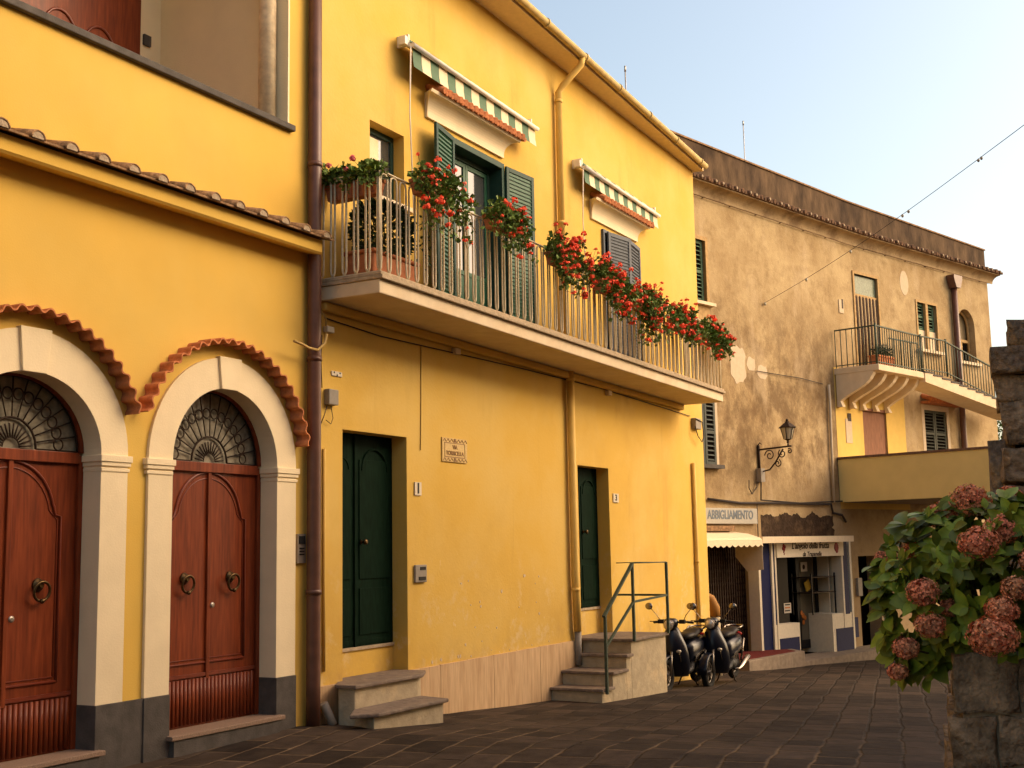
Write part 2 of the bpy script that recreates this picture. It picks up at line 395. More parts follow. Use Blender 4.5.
def paving_material():
    m = bpy.data.materials.new('basalt_paving'); m.use_nodes = True; n = m.node_tree.nodes; l = m.node_tree.links; b = n['Principled BSDF']
    geo = n.new('ShaderNodeNewGeometry')
    def noi(scale, detail=5, src=None, rough=.6):
        t = n.new('ShaderNodeTexNoise'); t.inputs['Scale'].default_value = scale; t.inputs['Detail'].default_value = detail; t.inputs['Roughness'].default_value = rough; l.new(src or geo.outputs['Position'], t.inputs[0]); return t
    w = noi(1.3, 2); sub = n.new('ShaderNodeVectorMath'); sub.operation = 'SUBTRACT'; l.new(w.outputs[1], sub.inputs[0]); sub.inputs[1].default_value = (.5, .5, .5)
    sc = n.new('ShaderNodeVectorMath'); sc.operation = 'SCALE'; l.new(sub.outputs[0], sc.inputs[0]); sc.inputs['Scale'].default_value = .11
    w2 = noi(14, 3); s2 = n.new('ShaderNodeVectorMath'); s2.operation = 'SCALE'; l.new(w2.outputs[1], s2.inputs[0]); s2.inputs['Scale'].default_value = .022
    ad = n.new('ShaderNodeVectorMath'); ad.operation = 'ADD'; l.new(geo.outputs['Position'], ad.inputs[0]); l.new(sc.outputs[0], ad.inputs[1])
    ad2 = n.new('ShaderNodeVectorMath'); ad2.operation = 'ADD'; l.new(ad.outputs[0], ad2.inputs[0]); l.new(s2.outputs[0], ad2.inputs[1])
    mp = n.new('ShaderNodeMapping'); mp.inputs['Rotation'].default_value = (0, 0, R(-12)); l.new(ad2.outputs[0], mp.inputs[0])
    br = n.new('ShaderNodeTexBrick'); l.new(mp.outputs[0], br.inputs[0]); br.inputs['Scale'].default_value = 1; br.inputs['Brick Width'].default_value = .62; br.inputs['Row Height'].default_value = .34
    br.inputs['Mortar Size'].default_value = .024; br.inputs['Mortar Smooth'].default_value = .8; br.offset = .45
    br.inputs['Color1'].default_value = (.024, .018, .014, 1); br.inputs['Color2'].default_value = (.066, .047, .034, 1)
    # sandy mortar close to the arched doors, dirt elsewhere
    sx = n.new('ShaderNodeSeparateXYZ'); l.new(geo.outputs['Position'], sx.inputs[0])
    mr = n.new('ShaderNodeMapRange'); mr.inputs[1].default_value = 13.0; mr.inputs[2].default_value = 10.5; l.new(sx.outputs[0], mr.inputs[0])
    n3 = noi(1.1, 5); m3 = n.new('ShaderNodeMapRange'); m3.inputs[1].default_value = .4; m3.inputs[2].default_value = .55; l.new(n3.outputs[0], m3.inputs[0])
    mm = n.new('ShaderNodeMath'); mm.operation = 'MULTIPLY'; l.new(mr.outputs[0], mm.inputs[0]); l.new(m3.outputs[0], mm.inputs[1])
    mc = n.new('ShaderNodeMix'); mc.data_type = 'RGBA'; mc.inputs[6].default_value = (.038, .029, .022, 1); mc.inputs[7].default_value = (.15, .105, .062, 1); l.new(mm.outputs[0], mc.inputs[0]); l.new(mc.outputs[2], br.inputs['Mortar'])
    n4 = noi(4, 8, rough=.7); r4 = n.new('ShaderNodeMapRange'); r4.inputs[1].default_value = .3; r4.inputs[2].default_value = .7; r4.inputs[3].default_value = .55; r4.inputs[4].default_value = 1.4; l.new(n4.outputs[0], r4.inputs[0])
    cb = n.new('ShaderNodeCombineColor'); [l.new(r4.outputs[0], cb.inputs[i]) for i in range(3)]
    mx = n.new('ShaderNodeMix'); mx.data_type = 'RGBA'; mx.blend_type = 'MULTIPLY'; mx.inputs[0].default_value = 1; l.new(br.outputs[0], mx.inputs[6]); l.new(cb.outputs[0], mx.inputs[7])
    # dust collecting along the foot of the wall
    n5 = noi(2.4, 6); m5 = n.new('ShaderNodeMapRange'); m5.inputs[1].default_value = .52; m5.inputs[2].default_value = .7; m5.inputs[4].default_value = .45; l.new(n5.outputs[0], m5.inputs[0])
    mx2 = n.new('ShaderNodeMix'); mx2.data_type = 'RGBA'; l.new(mx.outputs[2], mx2.inputs[6]); mx2.inputs[7].default_value = (.07, .050, .033, 1); l.new(m5.outputs[0], mx2.inputs[0])
    l.new(mx2.outputs[2], b.inputs['Base Color']); b.inputs['Roughness'].default_value = .8; b.inputs['Specular IOR Level'].default_value = .08
    iv = n.new('ShaderNodeMath'); iv.operation = 'SUBTRACT'; iv.inputs[0].default_value = 1; l.new(br.outputs['Fac'], iv.inputs[1])
    h = n.new('ShaderNodeMath'); h.operation = 'MULTIPLY_ADD'; l.new(n4.outputs[0], h.inputs[0]); h.inputs[1].default_value = .5; l.new(iv.outputs[0], h.inputs[2])
    bp = n.new('ShaderNodeBump'); bp.inputs['Strength'].default_value = .8; bp.inputs['Distance'].default_value = .02; l.new(h.outputs[0], bp.inputs['Height']); l.new(bp.outputs[0], b.inputs['Normal'])
    return m
M_paving = paving_material()
# ------------------------------------------------------------------ ground
gm = MB()
xs = sorted(set([p[0] for p in GP] + [i*1.0 for i in range(0, 40)])); ys = [-400, -60, -20, -10, -5] + [i*.5 for i in range(-8, 20)] + [12, 20, 60, 400]
grid = [[gm.v((x, y, G(x) + (.012*noise.noise(Vector((x*.9, y*.9, 0))) if 0 < x < 38 and abs(y) < 10 else 0))) for y in ys] for x in xs]
for i in range(len(xs)-1):
    for j in range(len(ys)-1): gm.bm.faces.new((grid[i][j], grid[i+1][j], grid[i+1][j+1], grid[i][j+1])).smooth = True
tag(gm.build('street', M_paving), kind='structure')
# ================================================================== YELLOW HOUSE WITH THE ARCHED DOORS (left)
YW = 7.8; SPR = 2.42
def arc(cx, cz, r, a0=0, a1=180, n=28, k=1): return [(cx+r*math.cos(R(a0+(a1-a0)*i/n)), cz+k*r*math.sin(R(a0+(a1-a0)*i/n))) for i in range(n+1)]
PORT = [(6.395, .70, .87, .955), (8.60, .70, 1, 1)]   # centre x, half width
arch_house = thing('yellow_house', 'yellow house with two arched red doors and an open loggia above', 'house', (7.5, 8.0, 0))
mb = MB()
holes = [[(cx-hw-.05, -.3)] + [(cx-hw-.05, SPR)] + arc(cx, SPR, hw+.05, 180, 0, 28, ki)[1:] + [(cx+hw+.05, -.3)] for cx, hw, ki, ko in PORT]
holes.append([(-1, 5.90), (9.48, 5.90), (9.48, 9.05), (-1, 9.05)])
mb.plate([(-6, -.6), (9.88, -.6), (9.88, 9.3), (-6, 9.3)], holes, YW, YW+.24)
mb.box(-6, 9.87, 8.8, 14, -.6, 5.2); mb.box(-6, 9.87, 9.75, 14, 5.2, 9.3)          # the rooms behind
mb.box(-6, 9.87, 8.041, 9.75, 5.0, 5.15)
mb.build('wall', M_yellow, arch_house)
mb = MB(); mb.box(-1, 9.50, 9.65, 9.74, 5.15, 9.25); mb.box(9.50, 9.62, 8.042, 9.74, 5.15, 9.25); mb.box(-1, 9.50, 8.042, 9.65, 9.12, 9.25); mb.build('loggia_wall', M_loggia, arch_house)
mb = MB(); mb.box(-6.3, 10.2, 7.45, 14.2, 9.3, 9.5); mb.build('roof', M_roofflat, arch_house)
mb = MB(); mb.box(-1, 9.52, 7.74, 8.12, 5.88, 5.945); mb.build('parapet_cap', M_basalt, arch_house, bevel=.008)
mb = MB(); mb.lathe([(.09, 5.945), (.09, 9.1)], (9.37, 8.0, 0)); mb.build('column', mat('mottled_column', (.80, .66, .44), .8, var=.12, scale=7, col2=(.55, .40, .24), fac2=.5), arch_house)
mb = MB(); mb.box(9.455, 9.4795, 7.795, 8.04, 5.945, 9.05); mb.build('loggia_jamb', M_loggia, arch_house)
# loggia door on the back wall
x0, x1 = W(-40, 20, 9.65).x, W(136, 40, 9.65).x
mb = MB(); mb.box(x0-.3, x1, 9.58, 9.648, 5.15, 7.95); d = mb.build('loggia_door', M_redwood, arch_house, bevel=.006)
mb = MB()
for a in (W(60, 20, 9.58).x, W(100, 20, 9.58).x): mb.tube([(a+.22*math.cos(R(t)), 9.575, 6.75+.32*math.sin(R(t))) for t in range(0, 181, 15)] + [(a-.22, 9.575, 5.3)], .016, 6)
mb.box(x0+.55, x0+.58, 9.56, 9.58, 5.2, 7.9); mb.build('door_moulding', M_groove, d)
q = W(146, 41, 9.65); mb = MB(); mb.box(q.x-.05, q.x+.05, 9.62, 9.65, q.z-.06, q.z+.06); o = mb.build('intercom', M_basalt, None); tag(o, 'tiny dark door intercom on the back wall of the loggia', 'intercom')
for cx, hw, ki, ko in PORT:
    # portal surround: pilasters, arch ring, keystone, capitals, plinth
    s = MB(); ro, ri = hw+.285, hw
    ring = [(cx-ro, .415), (cx-ro, SPR)] + arc(cx, SPR, ro, 180, 0, 36, ko)[1:] + [(cx+ro, .415), (cx+ri, .415), (cx+ri, SPR)] + arc(cx, SPR, ri, 0, 180, 36, ki)[1:] + [(cx-ri, .415)]
    s.plate(ring, [], YW-.03, YW+.235)
    sur = s.build('door_surround', M_cream, arch_house, bevel=.006)
    s = MB(); s.prism([(cx-.115, SPR+ri*ki-.012), (cx+.115, SPR+ri*ki-.012), (cx+.15, SPR+ro*ko+.006), (cx-.15, SPR+ro*ko+.006)], YW+.1, 'y', YW-.055); s.build('keystone', M_cream, sur, bevel=.005)
    s = MB()
    for sg in (-1, 1):
        a, b2 = sorted((cx+sg*(ri-.012), cx+sg*(ro+.03))); 
        s.box(a-.010, b2+.004, YW-.055, YW+.215, SPR-.055, SPR+.0); s.box(a+.002, b2-.006, YW-.045, YW+.213, SPR-.09, SPR-.056); s.box(a+.008, b2-.012, YW-.038, YW+.211, SPR-.135, SPR-.105)
    islands(s, 'capital', M_cream, sur, bevel=.005)
    s = MB()
    for sg in (-1, 1):
        a, b2 = sorted((cx+sg*(ri-.004), cx+sg*(ro+.006))); s.box(a, b2, YW-.042, YW+.237, -.5, .413)
    islands(s, 'plinth', M_basalt, sur, bevel=.004)
    # threshold
    s = MB(); s.box(cx-hw-.03, cx+hw+.05, YW-.11, YW+.203, .03, .07); st = s.build('threshold', M_granite, arch_house, bevel=.006)
    s = MB(); s.box(cx-hw+.006, cx+hw-.006, YW-.095, YW+.2, -.5, .029); s.build('step_riser', M_basalt, st)
    # door
    DY = YW+.205
    d = MB(); d.box(cx-hw, cx+hw, DY, DY+.05, .07, SPR+.0); dr = d.build('portal_door', M_redwood, arch_house)
    f = MB(); 
    for sg in (-1, 1): a, b2 = sorted((cx+sg*(hw-.045), cx+sg*(hw+.002))); f.box(a, b2, DY-.03, DY, .07, SPR)
    f.box(cx-hw+.046, cx+hw-.046, DY-.035, DY, SPR-.07, SPR+.02); f.box(cx-.022, cx+.022, DY-.022, DY, .47, SPR-.071)
    f.tube([(a, DY-.012, c) for a, c in arc(cx, SPR+.02, hw-.015, 0, 180, 24, ki)], .028, 6); f.build('door_frame', M_redwood, dr, bevel=.004)
    g = MB()
    # arched moulding across both leaves + shoulders
    pts = [(cx+.50, .62), (cx+.50, 1.92), (cx+.445, 1.93), (cx+.43, 2.0)] + arc(cx, 1.92, .43, 12, 168, 20) + [(cx-.445, 1.93), (cx-.50, 1.92), (cx-.50, .62)]
    g.tube([(a, DY-.004, c) for a, c in pts]+[(cx+.5, DY-.004, .62)], .013, 6)
    pts2 = [(cx+.47, .655), (cx+.47, 1.89)] + arc(cx, 1.90, .395, 10, 170, 18) + [(cx-.47, 1.89), (cx-.47, .655)]
    g.tube([(a, DY-.002, c) for a, c in pts2]+[(cx+.47, DY-.002, .655)], .006, 5)
    g.box(cx-hw+.05, cx+hw-.05, DY-.018, DY-.001, .5, .53)
    g.build('door_moulding', M_groove, dr)
    g = MB()
    n = 26
    for i in range(n):
        a = cx-hw+.06+(2*hw-.12)*(i+.5)/n; g.tube([(a, DY-.002, .09), (a, DY-.002, .485)], .0215, 8)
    g.build('fluted_panel', M_redwood, dr)
    for sg in (-1, 1):
        k = MB(); kx, kz = cx+sg*.30, 1.33
        k.lathe([(.055, 0), (.05, .012), (.03, .02), (.022, .05)], (kx, DY-.003, kz+.05), (0, -1, 0), 18)
        k.tube([(kx+.075*math.cos(t*math.pi/12), DY-.055-.008*math.sin(t*math.pi/12), kz-.0+.075*math.sin(t*math.pi/12)) for t in range(24)], .0115, 8, closed=True)
        k.sphere((kx, DY-.062, kz-.075), .02); k.build('door_knocker', M_brass, dr, smooth=False)
    k = MB(); k.lathe([(.026, 0), (.026, .008), (.012, .012)], (cx+.045, DY-.022, 1.13), (0, -1, 0), 14); k.build('keyhole', M_steel, dr)
    # fanlight
    fl = MB(); fl.prism(arc(cx, SPR+.02, hw-.02, 0, 180, 28, ki), DY+.03, 'y', DY+.02); fg = fl.build('fanlight', M_fan, arch_house)
    g = MB(); yy = DY-.005; z0 = SPR+.03
    g.tube([(a, yy, c) for a, c in arc(cx, z0, .235, 0, 180, 20)], .010, 6); g.tube([(a, yy, c) for a, c in arc(cx, z0, hw-.05, 0, 180, 24, ki)], .009, 6)
    N = 14
    for i in range(N+1):
        t = math.pi*i/N; g.tube([(cx+.235*math.cos(t), yy, z0+.235*math.sin(t)), (cx+(hw-.05)*math.cos(t), yy, z0+ki*(hw-.05)*math.sin(t))], .006, 5)
        if i < N:
            t = math.pi*(i+.5)/N; c0 = (cx+.455*math.cos(t), z0+.455*math.sin(t)*(ki*.5+.5)); g.tube([(c0[0]+.046*math.cos(w*math.pi/8), yy-.004, c0[1]+.046*math.sin(w*math.pi/8)) for w in range(16)], .0065, 5, closed=True)
        t = math.pi*(i+.5)/N
        if i < N: g.tube([(cx+.08*math.cos(t), yy, z0+.08*math.sin(t)), (cx+.19*math.cos(t), yy, z0+.19*math.sin(t))], .007, 5)
    g.tube([(a, yy, c) for a, c in arc(cx, z0, .08, 0, 180, 12)], .006, 5); g.build('fan_grille', M_iron, fg)
mb = MB(); mb.box(7.385, 7.61, YW-.028, YW+.1, -.5, .412); mb.build('plinth', M_basalt, arch_house)
# wavy terracotta tile hoods over the arches
for (cx, hw, ki, ko), (a0, a1) in zip(PORT, ((19, 180), (11, 161))):
    cx -= .055
    h = MB(); rr = 1.115; n = 420; lam = .135
    top, bot = [], []
    L = 0
    for i in range(n+1):
        t = R(a0 + (a1-a0)*i/n); s_ = rr*t; w_ = math.sin(2*math.pi*s_/lam); rad = rr + .021*math.copysign(abs(w_)**.75, w_)
        top.append((math.cos(t)*(rad+.008), math.sin(t)*(rad+.008))); bot.append((math.cos(t)*(rad-.008), math.sin(t)*(rad-.008)))
    for i in range(n):
        q = [top[i], top[i+1], bot[i+1], bot[i]]
        F_ = [(cx+a, YW-.16, SPR+.012+b*ko) for a, b in q]; B_ = [(cx+a, YW-.0, SPR+.012+b*ko) for a, b in q]
        h.face(F_)
        h.face([F_[0], F_[1], B_[1], B_[0]]); h.face([F_[3], F_[2], B_[2], B_[3]])
    bmesh.ops.remove_doubles(h.bm, verts=h.bm.verts, dist=.0005)
    h.build('tile_hood', M_terra, arch_house)
# projecting tiled ledge
mb = MB(); mb.prism([(YW+.01, 4.655), (7.59, 4.61), (7.57, 4.63), (7.57, 4.755), (YW+.01, 4.835)], 9.74, 'x', -2); led = mb.build('tiled_ledge', M_yellow, arch_house)
mb = MB(); mb.prism([(YW, 4.86), (7.49, 4.775), (7.49, 4.757), (YW, 4.84)], 9.84, 'x', -2); mb.build('pan_tile', M_terra_old, led)
tl, tm = MB(), MB()
for i in range(28):
    x = 9.70-.325*i
    for m_, r_, y0, y1 in ((tl, .072, 7.47, 7.80), (tm, .064, 7.476, 7.49)):
        a = Vector((x, y0, 4.772)); b2 = Vector((x+.02, y1, 4.772+(y1-y0)*.26))
        A = [m_.v(a+Vector((r_*math.cos(R(t)), 0, r_*.95*math.sin(R(t))-.005))) for t in range(0, 181, 20)]
        B = [m_.v(b2+Vector((r_*.9*math.cos(R(t)), 0, r_*.9*math.sin(R(t))-.005))) for t in range(0, 181, 20)]
        for k in range(9): m_.bm.faces.new((A[k], A[k+1], B[k+1], B[k])).smooth = True
        if m_ is tm: m_.bm.faces.new(A)
islands(tl, 'cover_tile', M_terra_old, led, gap=.001, solid=.014); islands(tm, 'tile_mortar', M_mortar, led, gap=.001)
q0, q1 = W(295, 534), W(303, 563)
mb = MB(); mb.box(q0.x, q1.x, 7.765, 7.80, q1.z, q0.z); o = mb.build('entry_phone', M_steel); tag(o, 'narrow steel entry phone between the second arched door and the brown pipe', 'intercom')
mb = MB(); mb.box(q0.x+.02, q1.x-.02, 7.757, 7.766, q0.z-.10, q0.z-.02); [mb.box(q0.x+.03, q1.x-.03, 7.757, 7.766, q0.z-.15-k*.03, q0.z-.135-k*.03) for k in range(3)]; mb.build('push_buttons', M_black, o)
# ================================================================== YELLOW HOUSE WITH THE BALCONY
XL, XR = 9.88, 21.38
bal_house = thing('yellow_house', 'yellow house with the flowered balcony and two dark green doors', 'house', (15.5, 8.0, 0))
D1 = (10.39, 11.60, .24, 2.88); D2 = (16.05, 17.13, .30, 2.785)
WS = (10.90, 11.59, 5.57, 6.45); FD = (12.66, 13.90, 4.35, 6.70); F2 = (17.12, 18.55, 4.3, 6.56)
def rect(a): return [(a[0], a[2]), (a[1], a[2]), (a[1], a[3]), (a[0], a[3])]
EZ = lambda x: 8.86-(x-13.35)*.0225
EY = lambda x: 7.36+(x-13.35)*.030      # the eave overhangs less and less towards the far corner
mb = MB(); mb.plate([(XL, -1.2), (XR, -1.2), (XR, EZ(XR)), (XL, EZ(XL))], [rect(D1), rect(D2), rect(WS), rect(FD), rect(F2)], YW+.002, YW+.24)
mb.box(XL+.003, XR, 8.3, 14, -1.2, 8.65); mb.box(XR-.2, XR, 8.041, 8.3, -1.2, 8.65); mb.build('wall', M_yellow2, bal_house)
mb = MB()   # roof: eave boards and a low pitch above
e = [(x, y, z) for x in (XL-.1, XR+.05) for y, z in ((8.5, 0), (7.37, -.03))]
mb.prism([(8.4, 0), (7.37, -.05), (7.37, .03), (8.4, .1)], XR+.06, 'x', XL-.1)
for v in mb.bm.verts:
    v.co.z += EZ(v.co.x)
    if v.co.y < 8: v.co.y = EY(v.co.x)
roof = mb.build('eave', M_cream and mat('eave_plaster', (.74, .58, .34), .9, var=.05), bal_house)
mb = MB(); mb.prism([(7.40, .034), (11, .95), (14.4, .034), (14.4, 0), (7.40, .03)][0:3]+[(14.4, .034)], XR+.05, 'x', XL-.1)
for v in mb.bm.verts:
    v.co.z += EZ(v.co.x)+.01
    if v.co.y < 8: v.co.y = EY(v.co.x)+.03
mb.build('roof', M_terra_old, bal_house)
mb = MB(); mb.tube([(x, EY(x)-.06, EZ(x)+.02) for x in (XL-.1, 13, 16, 19, XR+.02)], .055, 12); 
for k in range(9): x = XL+.6+k*1.32; mb.tube([(x, EY(x)-.06, EZ(x)+.02), (x+.035, EY(x)-.06, EZ(x+.035)+.02)], .068, 12)
gut = mb.build('gutter', mat('weathered_gutter', (.50, .37, .15), .7, var=.15, scale=3), bal_house)
def pipe(name, pts, r, m, parent, collars=()):
    p = MB(); p.tube(pts, r, 14)
    for c, ax in collars: p.lathe([(r+.008, -.025), (r+.008, .025)], c, ax, 14)
    return p.build(name, m, parent)
px_ = 15.58
pipe('drainpipe', [(px_+.12, 7.38, EZ(px_)+.0), (px_+.12, 7.40, EZ(px_)-.12), (px_+.02, 7.66, EZ(px_)-.42), (px_, 7.73, EZ(px_)-.52), (px_, 7.73, 4.35)], .05, M_yellowp, bal_house, [((px_, 7.73, 8.15), (0, 0, 1)), ((px_, 7.73, 6.3), (0, 0, 1))])
pipe('drainpipe', [(15.74, 7.73, 4.15), (15.74, 7.73, 1.2), (15.78, 7.73, .42)], .055, M_yellowp, bal_house, [((15.74, 7.73, 1.0), (0, 0, 1)), ((15.74, 7.73, 4.0), (0, 0, 1))])
pipe('drainpipe_foot', [(15.80, 7.74, .42), (15.80, 7.74, -.05)], .05, M_grey, bal_house)
pipe('drainpipe', [(20.72, 7.76, 3.05), (20.72, 7.76, 1.2), (20.74, 7.76, -.74)], .035, M_yellowp, bal_house, [((20.72, 7.76, 1.3), (0, 0, 1))])
pipe('brown_drainpipe', [(9.80, 7.715, z) for z in (9.2, 4.8, 3.4, 2.4, 1.4, .3, -.1)], .072, M_brownpipe, bal_house, [((9.80, 7.715, z), (0, 0, 1)) for z in (5.6, 3.55, 1.2)])
pipe('drainpipe_foot', [(9.98, 7.73, .1), (10.03, 7.70, -.02), (10.05, 7.66, -.12)], .045, M_grey, bal_house)
pipe('thin_pipe', [(10.06, 7.785, z) for z in (2.65, 1.3, .4)], .016, M_yellowp, bal_house)
# dado slabs
def dado(x0, x1):
    d = MB(); x = x0; i = 0
    while x < x1-.01:
        w = min(.62, x1-x); d.box(x, x+w-.004, 7.778-.003*(i % 2), 7.803, G(x)-.2, .27+.02*((x-12)/3.6)); x += w; i += 1
    d.build('dado', M_trav, bal_house)
dado(11.62, 15.95); dado(9.99, 10.36)
# ---- street doors
def green_door(D, sill, ysill, panels=True):
    x0, x1, z0, z1 = D; y = 8.005
    m = MB(); m.box(x0+.001, x1-.001, y, y+.05, sill, z1-.001); dr = m.build('street_door', M_greendoor, bal_house)
    m = MB(); mid = (x0+x1)/2-.12
    for a, b2 in ((x0+.02, mid-.02), (mid+.02, x1-.02)):
        for za, zb in ((sill+.12, sill+.62), (sill+.72, z1-.28)):
            m.box(a+.06, b2-.06, y-.012, y, za, zb)
            if zb > 2: m.tube([(p, y-.012, q) for p, q in arc((a+b2)/2, zb-.12, (b2-a)/2-.1, 0, 180, 12)], .012, 5)
        m.box(a, b2, y-.006, y, sill+.02, sill+.07)
    m.box(mid-.02, mid+.02, y-.022, y, sill, z1-.002); islands(m, 'door_panel', M_greendoor, dr, bevel=.005)
    for kx in ((mid+.10, mid-.42) if panels else (mid+.1,)):
        m = MB(); m.lathe([(.028, 0), (.014, .012), (.014, .035), (.032, .05), (.030, .07), (.012, .078)], (kx, y-.02, sill+1.12), (0, -1, 0), 14); m.build('door_knob', M_brass, dr)
    m = MB(); m.box(x0, x1, ysill, 8.055, sill-.035, sill-.001); m.build('door_sill', M_deck, bal_house)
    m = MB(); m.box(x0+.001, x1-.001, 8.005, 8.06, z0, sill-.036); m.build('door_riser', M_yellow2, bal_house)
green_door(D1, .575, 7.985); green_door(D2, .70, 7.985)
# ---- small window and french doors
def louvres(m, P, w, z0, z1, pitch=.052, t=.012, depth=.034, slant=.014):
    n = int((z1-z0)/pitch)
    for i in range(n):
        z = z0+(i+.5)*(z1-z0)/n; m.face([P(0, -depth/2, z-slant), P(w, -depth/2, z-slant), P(w, depth/2, z+slant), P(0, depth/2, z+slant)])
        m.face([P(0, -depth/2, z-slant-.006), P(w, -depth/2, z-slant-.006), P(w, depth/2, z+slant-.006), P(0, depth/2, z+slant-.006)])
        m.face([P(0, -depth/2, z-slant-.006), P(w, -depth/2, z-slant-.006), P(w, -depth/2, z-slant), P(0, -depth/2, z-slant)])
def shutter(name, hinge, ang, w, z0, z1, m_frame, m_slat, parent, midrail=True, out=True):
    # leaf turning about the vertical axis at hinge; ang measured from +x
    T = Matrix.Translation(Vector((hinge[0], hinge[1], 0))) @ Matrix.Rotation(R(ang), 4, 'Z')
    f = MB(T); s_ = .065; th = .018
    f.box(0, s_, -th, th, z0, z1); f.box(w-s_, w, -th, th, z0, z1)
    rails = [z0, (z0+z1)/2-s_/2, z1-s_] if midrail else [z0, z1-s_]
    for z in rails: f.box(s_, w-s_, -th, th, z, z+s_)
    o = f.build(name, m_frame, parent, bevel=.004)
    l_ = MB(T)
    for a, b2 in zip(rails, rails[1:]): louvres(l_, lambda x, y, z: (x+s_, y, z), w-2*s_, a+s_, b2)
    islands(l_, 'slats', m_slat, o, fix=False)
    k_ = MB(T); k_.box(s_, w-s_, -.003, .003, z0+s_, z1-s_); k_.build('leaf_back', m_slat, o)
    return o
def french(D, yf, mframe, open_leaf=False):
    x0, x1, z0, z1 = D
    m = MB(); t = .07
    m.box(x0, x0+t, yf, yf+.06, z0, z1-.001); m.box(x1-t, x1, yf, yf+.06, z0, z1-.001); m.box(x0+t, x1-t, yf, yf+.06, z1-.09, z1-.001)
    fr = m.build('french_door', mframe, bal_house, bevel=.004)
    mid = (x0+x1)/2
    for a, b2 in ((x0+t, mid-.003), (mid+.003, x1-t)):
        m = MB(); s_ = .06
        m.box(a, a+s_, yf+.012, yf+.05, z0+.05, z1-.1); m.box(b2-s_, b2, yf+.012, yf+.05, z0+.05, z1-.1)
        for z in (z0+.05, z0+.75, z1-.1-s_): m.box(a+s_, b2-s_, yf+.012, yf+.05, z, z+s_)
        m.box(a+s_, b2-s_, yf+.02, yf+.045, z0+.11, z0+.75); m.build('door_leaf', M_green, fr, bevel=.003)
        m = MB(); m.box(a+s_, b2-s_, yf+.028, yf+.034, z0+.81, z1-.16); m.build('pane', M_glass, fr)
    m = MB(); m.box(x0+.05, x1-.05, yf+.14, yf+.16, z0, z1); m.build('curtain', mat('net_curtain', (.62, .52, .36), .9, var=.12, scale=5, stretch=(6, 1, .3)), fr)
    return fr
fr = french(FD, 7.96, M_greenframe)
m = MB(); m.box(FD[0]-.055, FD[0]+.012, 7.765, 7.96, FD[2], FD[3]+.05); m.box(FD[1]-.012, FD[1]+.055, 7.765, 7.96, FD[2], FD[3]+.05); m.box(FD[0]+.012, FD[1]-.012, 7.765, 7.96, FD[3]-.03, FD[3]+.05); m.build('door_casing', M_greenframe, bal_house, bevel=.004)
m = MB(); m.box(FD[0]+.1, FD[1]-.1, 7.955, 7.965, FD[2]+.02, FD[2]+.3); m.build('threshold_board', M_green, fr)
shutter('shutter', (FD[0]-.06, 7.735), 191, .62, FD[2]+.03, FD[3]+.02, M_greenframe, M_green, bal_house)
shutter('shutter', (FD[1]+.06, 7.75), -5, .68, FD[2]+.03, FD[3]+.02, M_greenframe, M_green, bal_house)
# second french door with blue-grey closed shutters
m = MB(); m.box(F2[0]+.0, F2[1], 7.99, 8.03, F2[2], F2[3]); m.build('dark_door', M_dark, bal_house)
m = MB(); m.box(F2[0], F2[0]+.05, 7.76, 7.98, F2[2], F2[3]+.0); m.box(F2[1]-.05, F2[1], 7.76, 7.98, F2[2], F2[3]); m.box(F2[0]+.05, F2[1]-.05, 7.76, 7.98, F2[3]-.05, F2[3]); m.build('door_casing', M_blueshut, bal_house)
shutter('blue_shutter', (F2[0]+.10, 7.735), -10, .64, F2[2]+.03, F2[3]-.03, M_blueshut, M_blueshut, bal_house)
shutter('blue_shutter', (F2[1]-.05, 7.74), 188, .64, F2[2]+.03, F2[3]-.03, M_blueshut, M_blueshut, bal_house)
# small window
m = MB(); x0, x1, z0, z1 = WS; yf = 7.95
for a, b2, c, d_ in ((x0, x0+.06, z0, z1), (x1-.06, x1, z0, z1), (x0+.06, x1-.06, z1-.07, z1), (x0+.06, x1-.06, z0, z0+.07)): m.box(a, b2, yf, yf+.05, c, d_)
w = m.build('window', M_greenframe, bal_house, bevel=.004)
m = MB(); m.box(x0+.06, x1-.06, yf+.02, yf+.026, z0+.07, z1-.07); m.build('pane', M_glass, w)
m = MB(); m.box(x0+.10, x0+.36, yf-.012, yf+.018, z0+.08, z1-.12); m.build('window_panel', M_loggia, w)
m = MB(); m.box(x0-.05, x1+.10, 7.70, 7.95, z0-.06, z0-.001); m.build('window_sill', M_slab, w, bevel=.006)
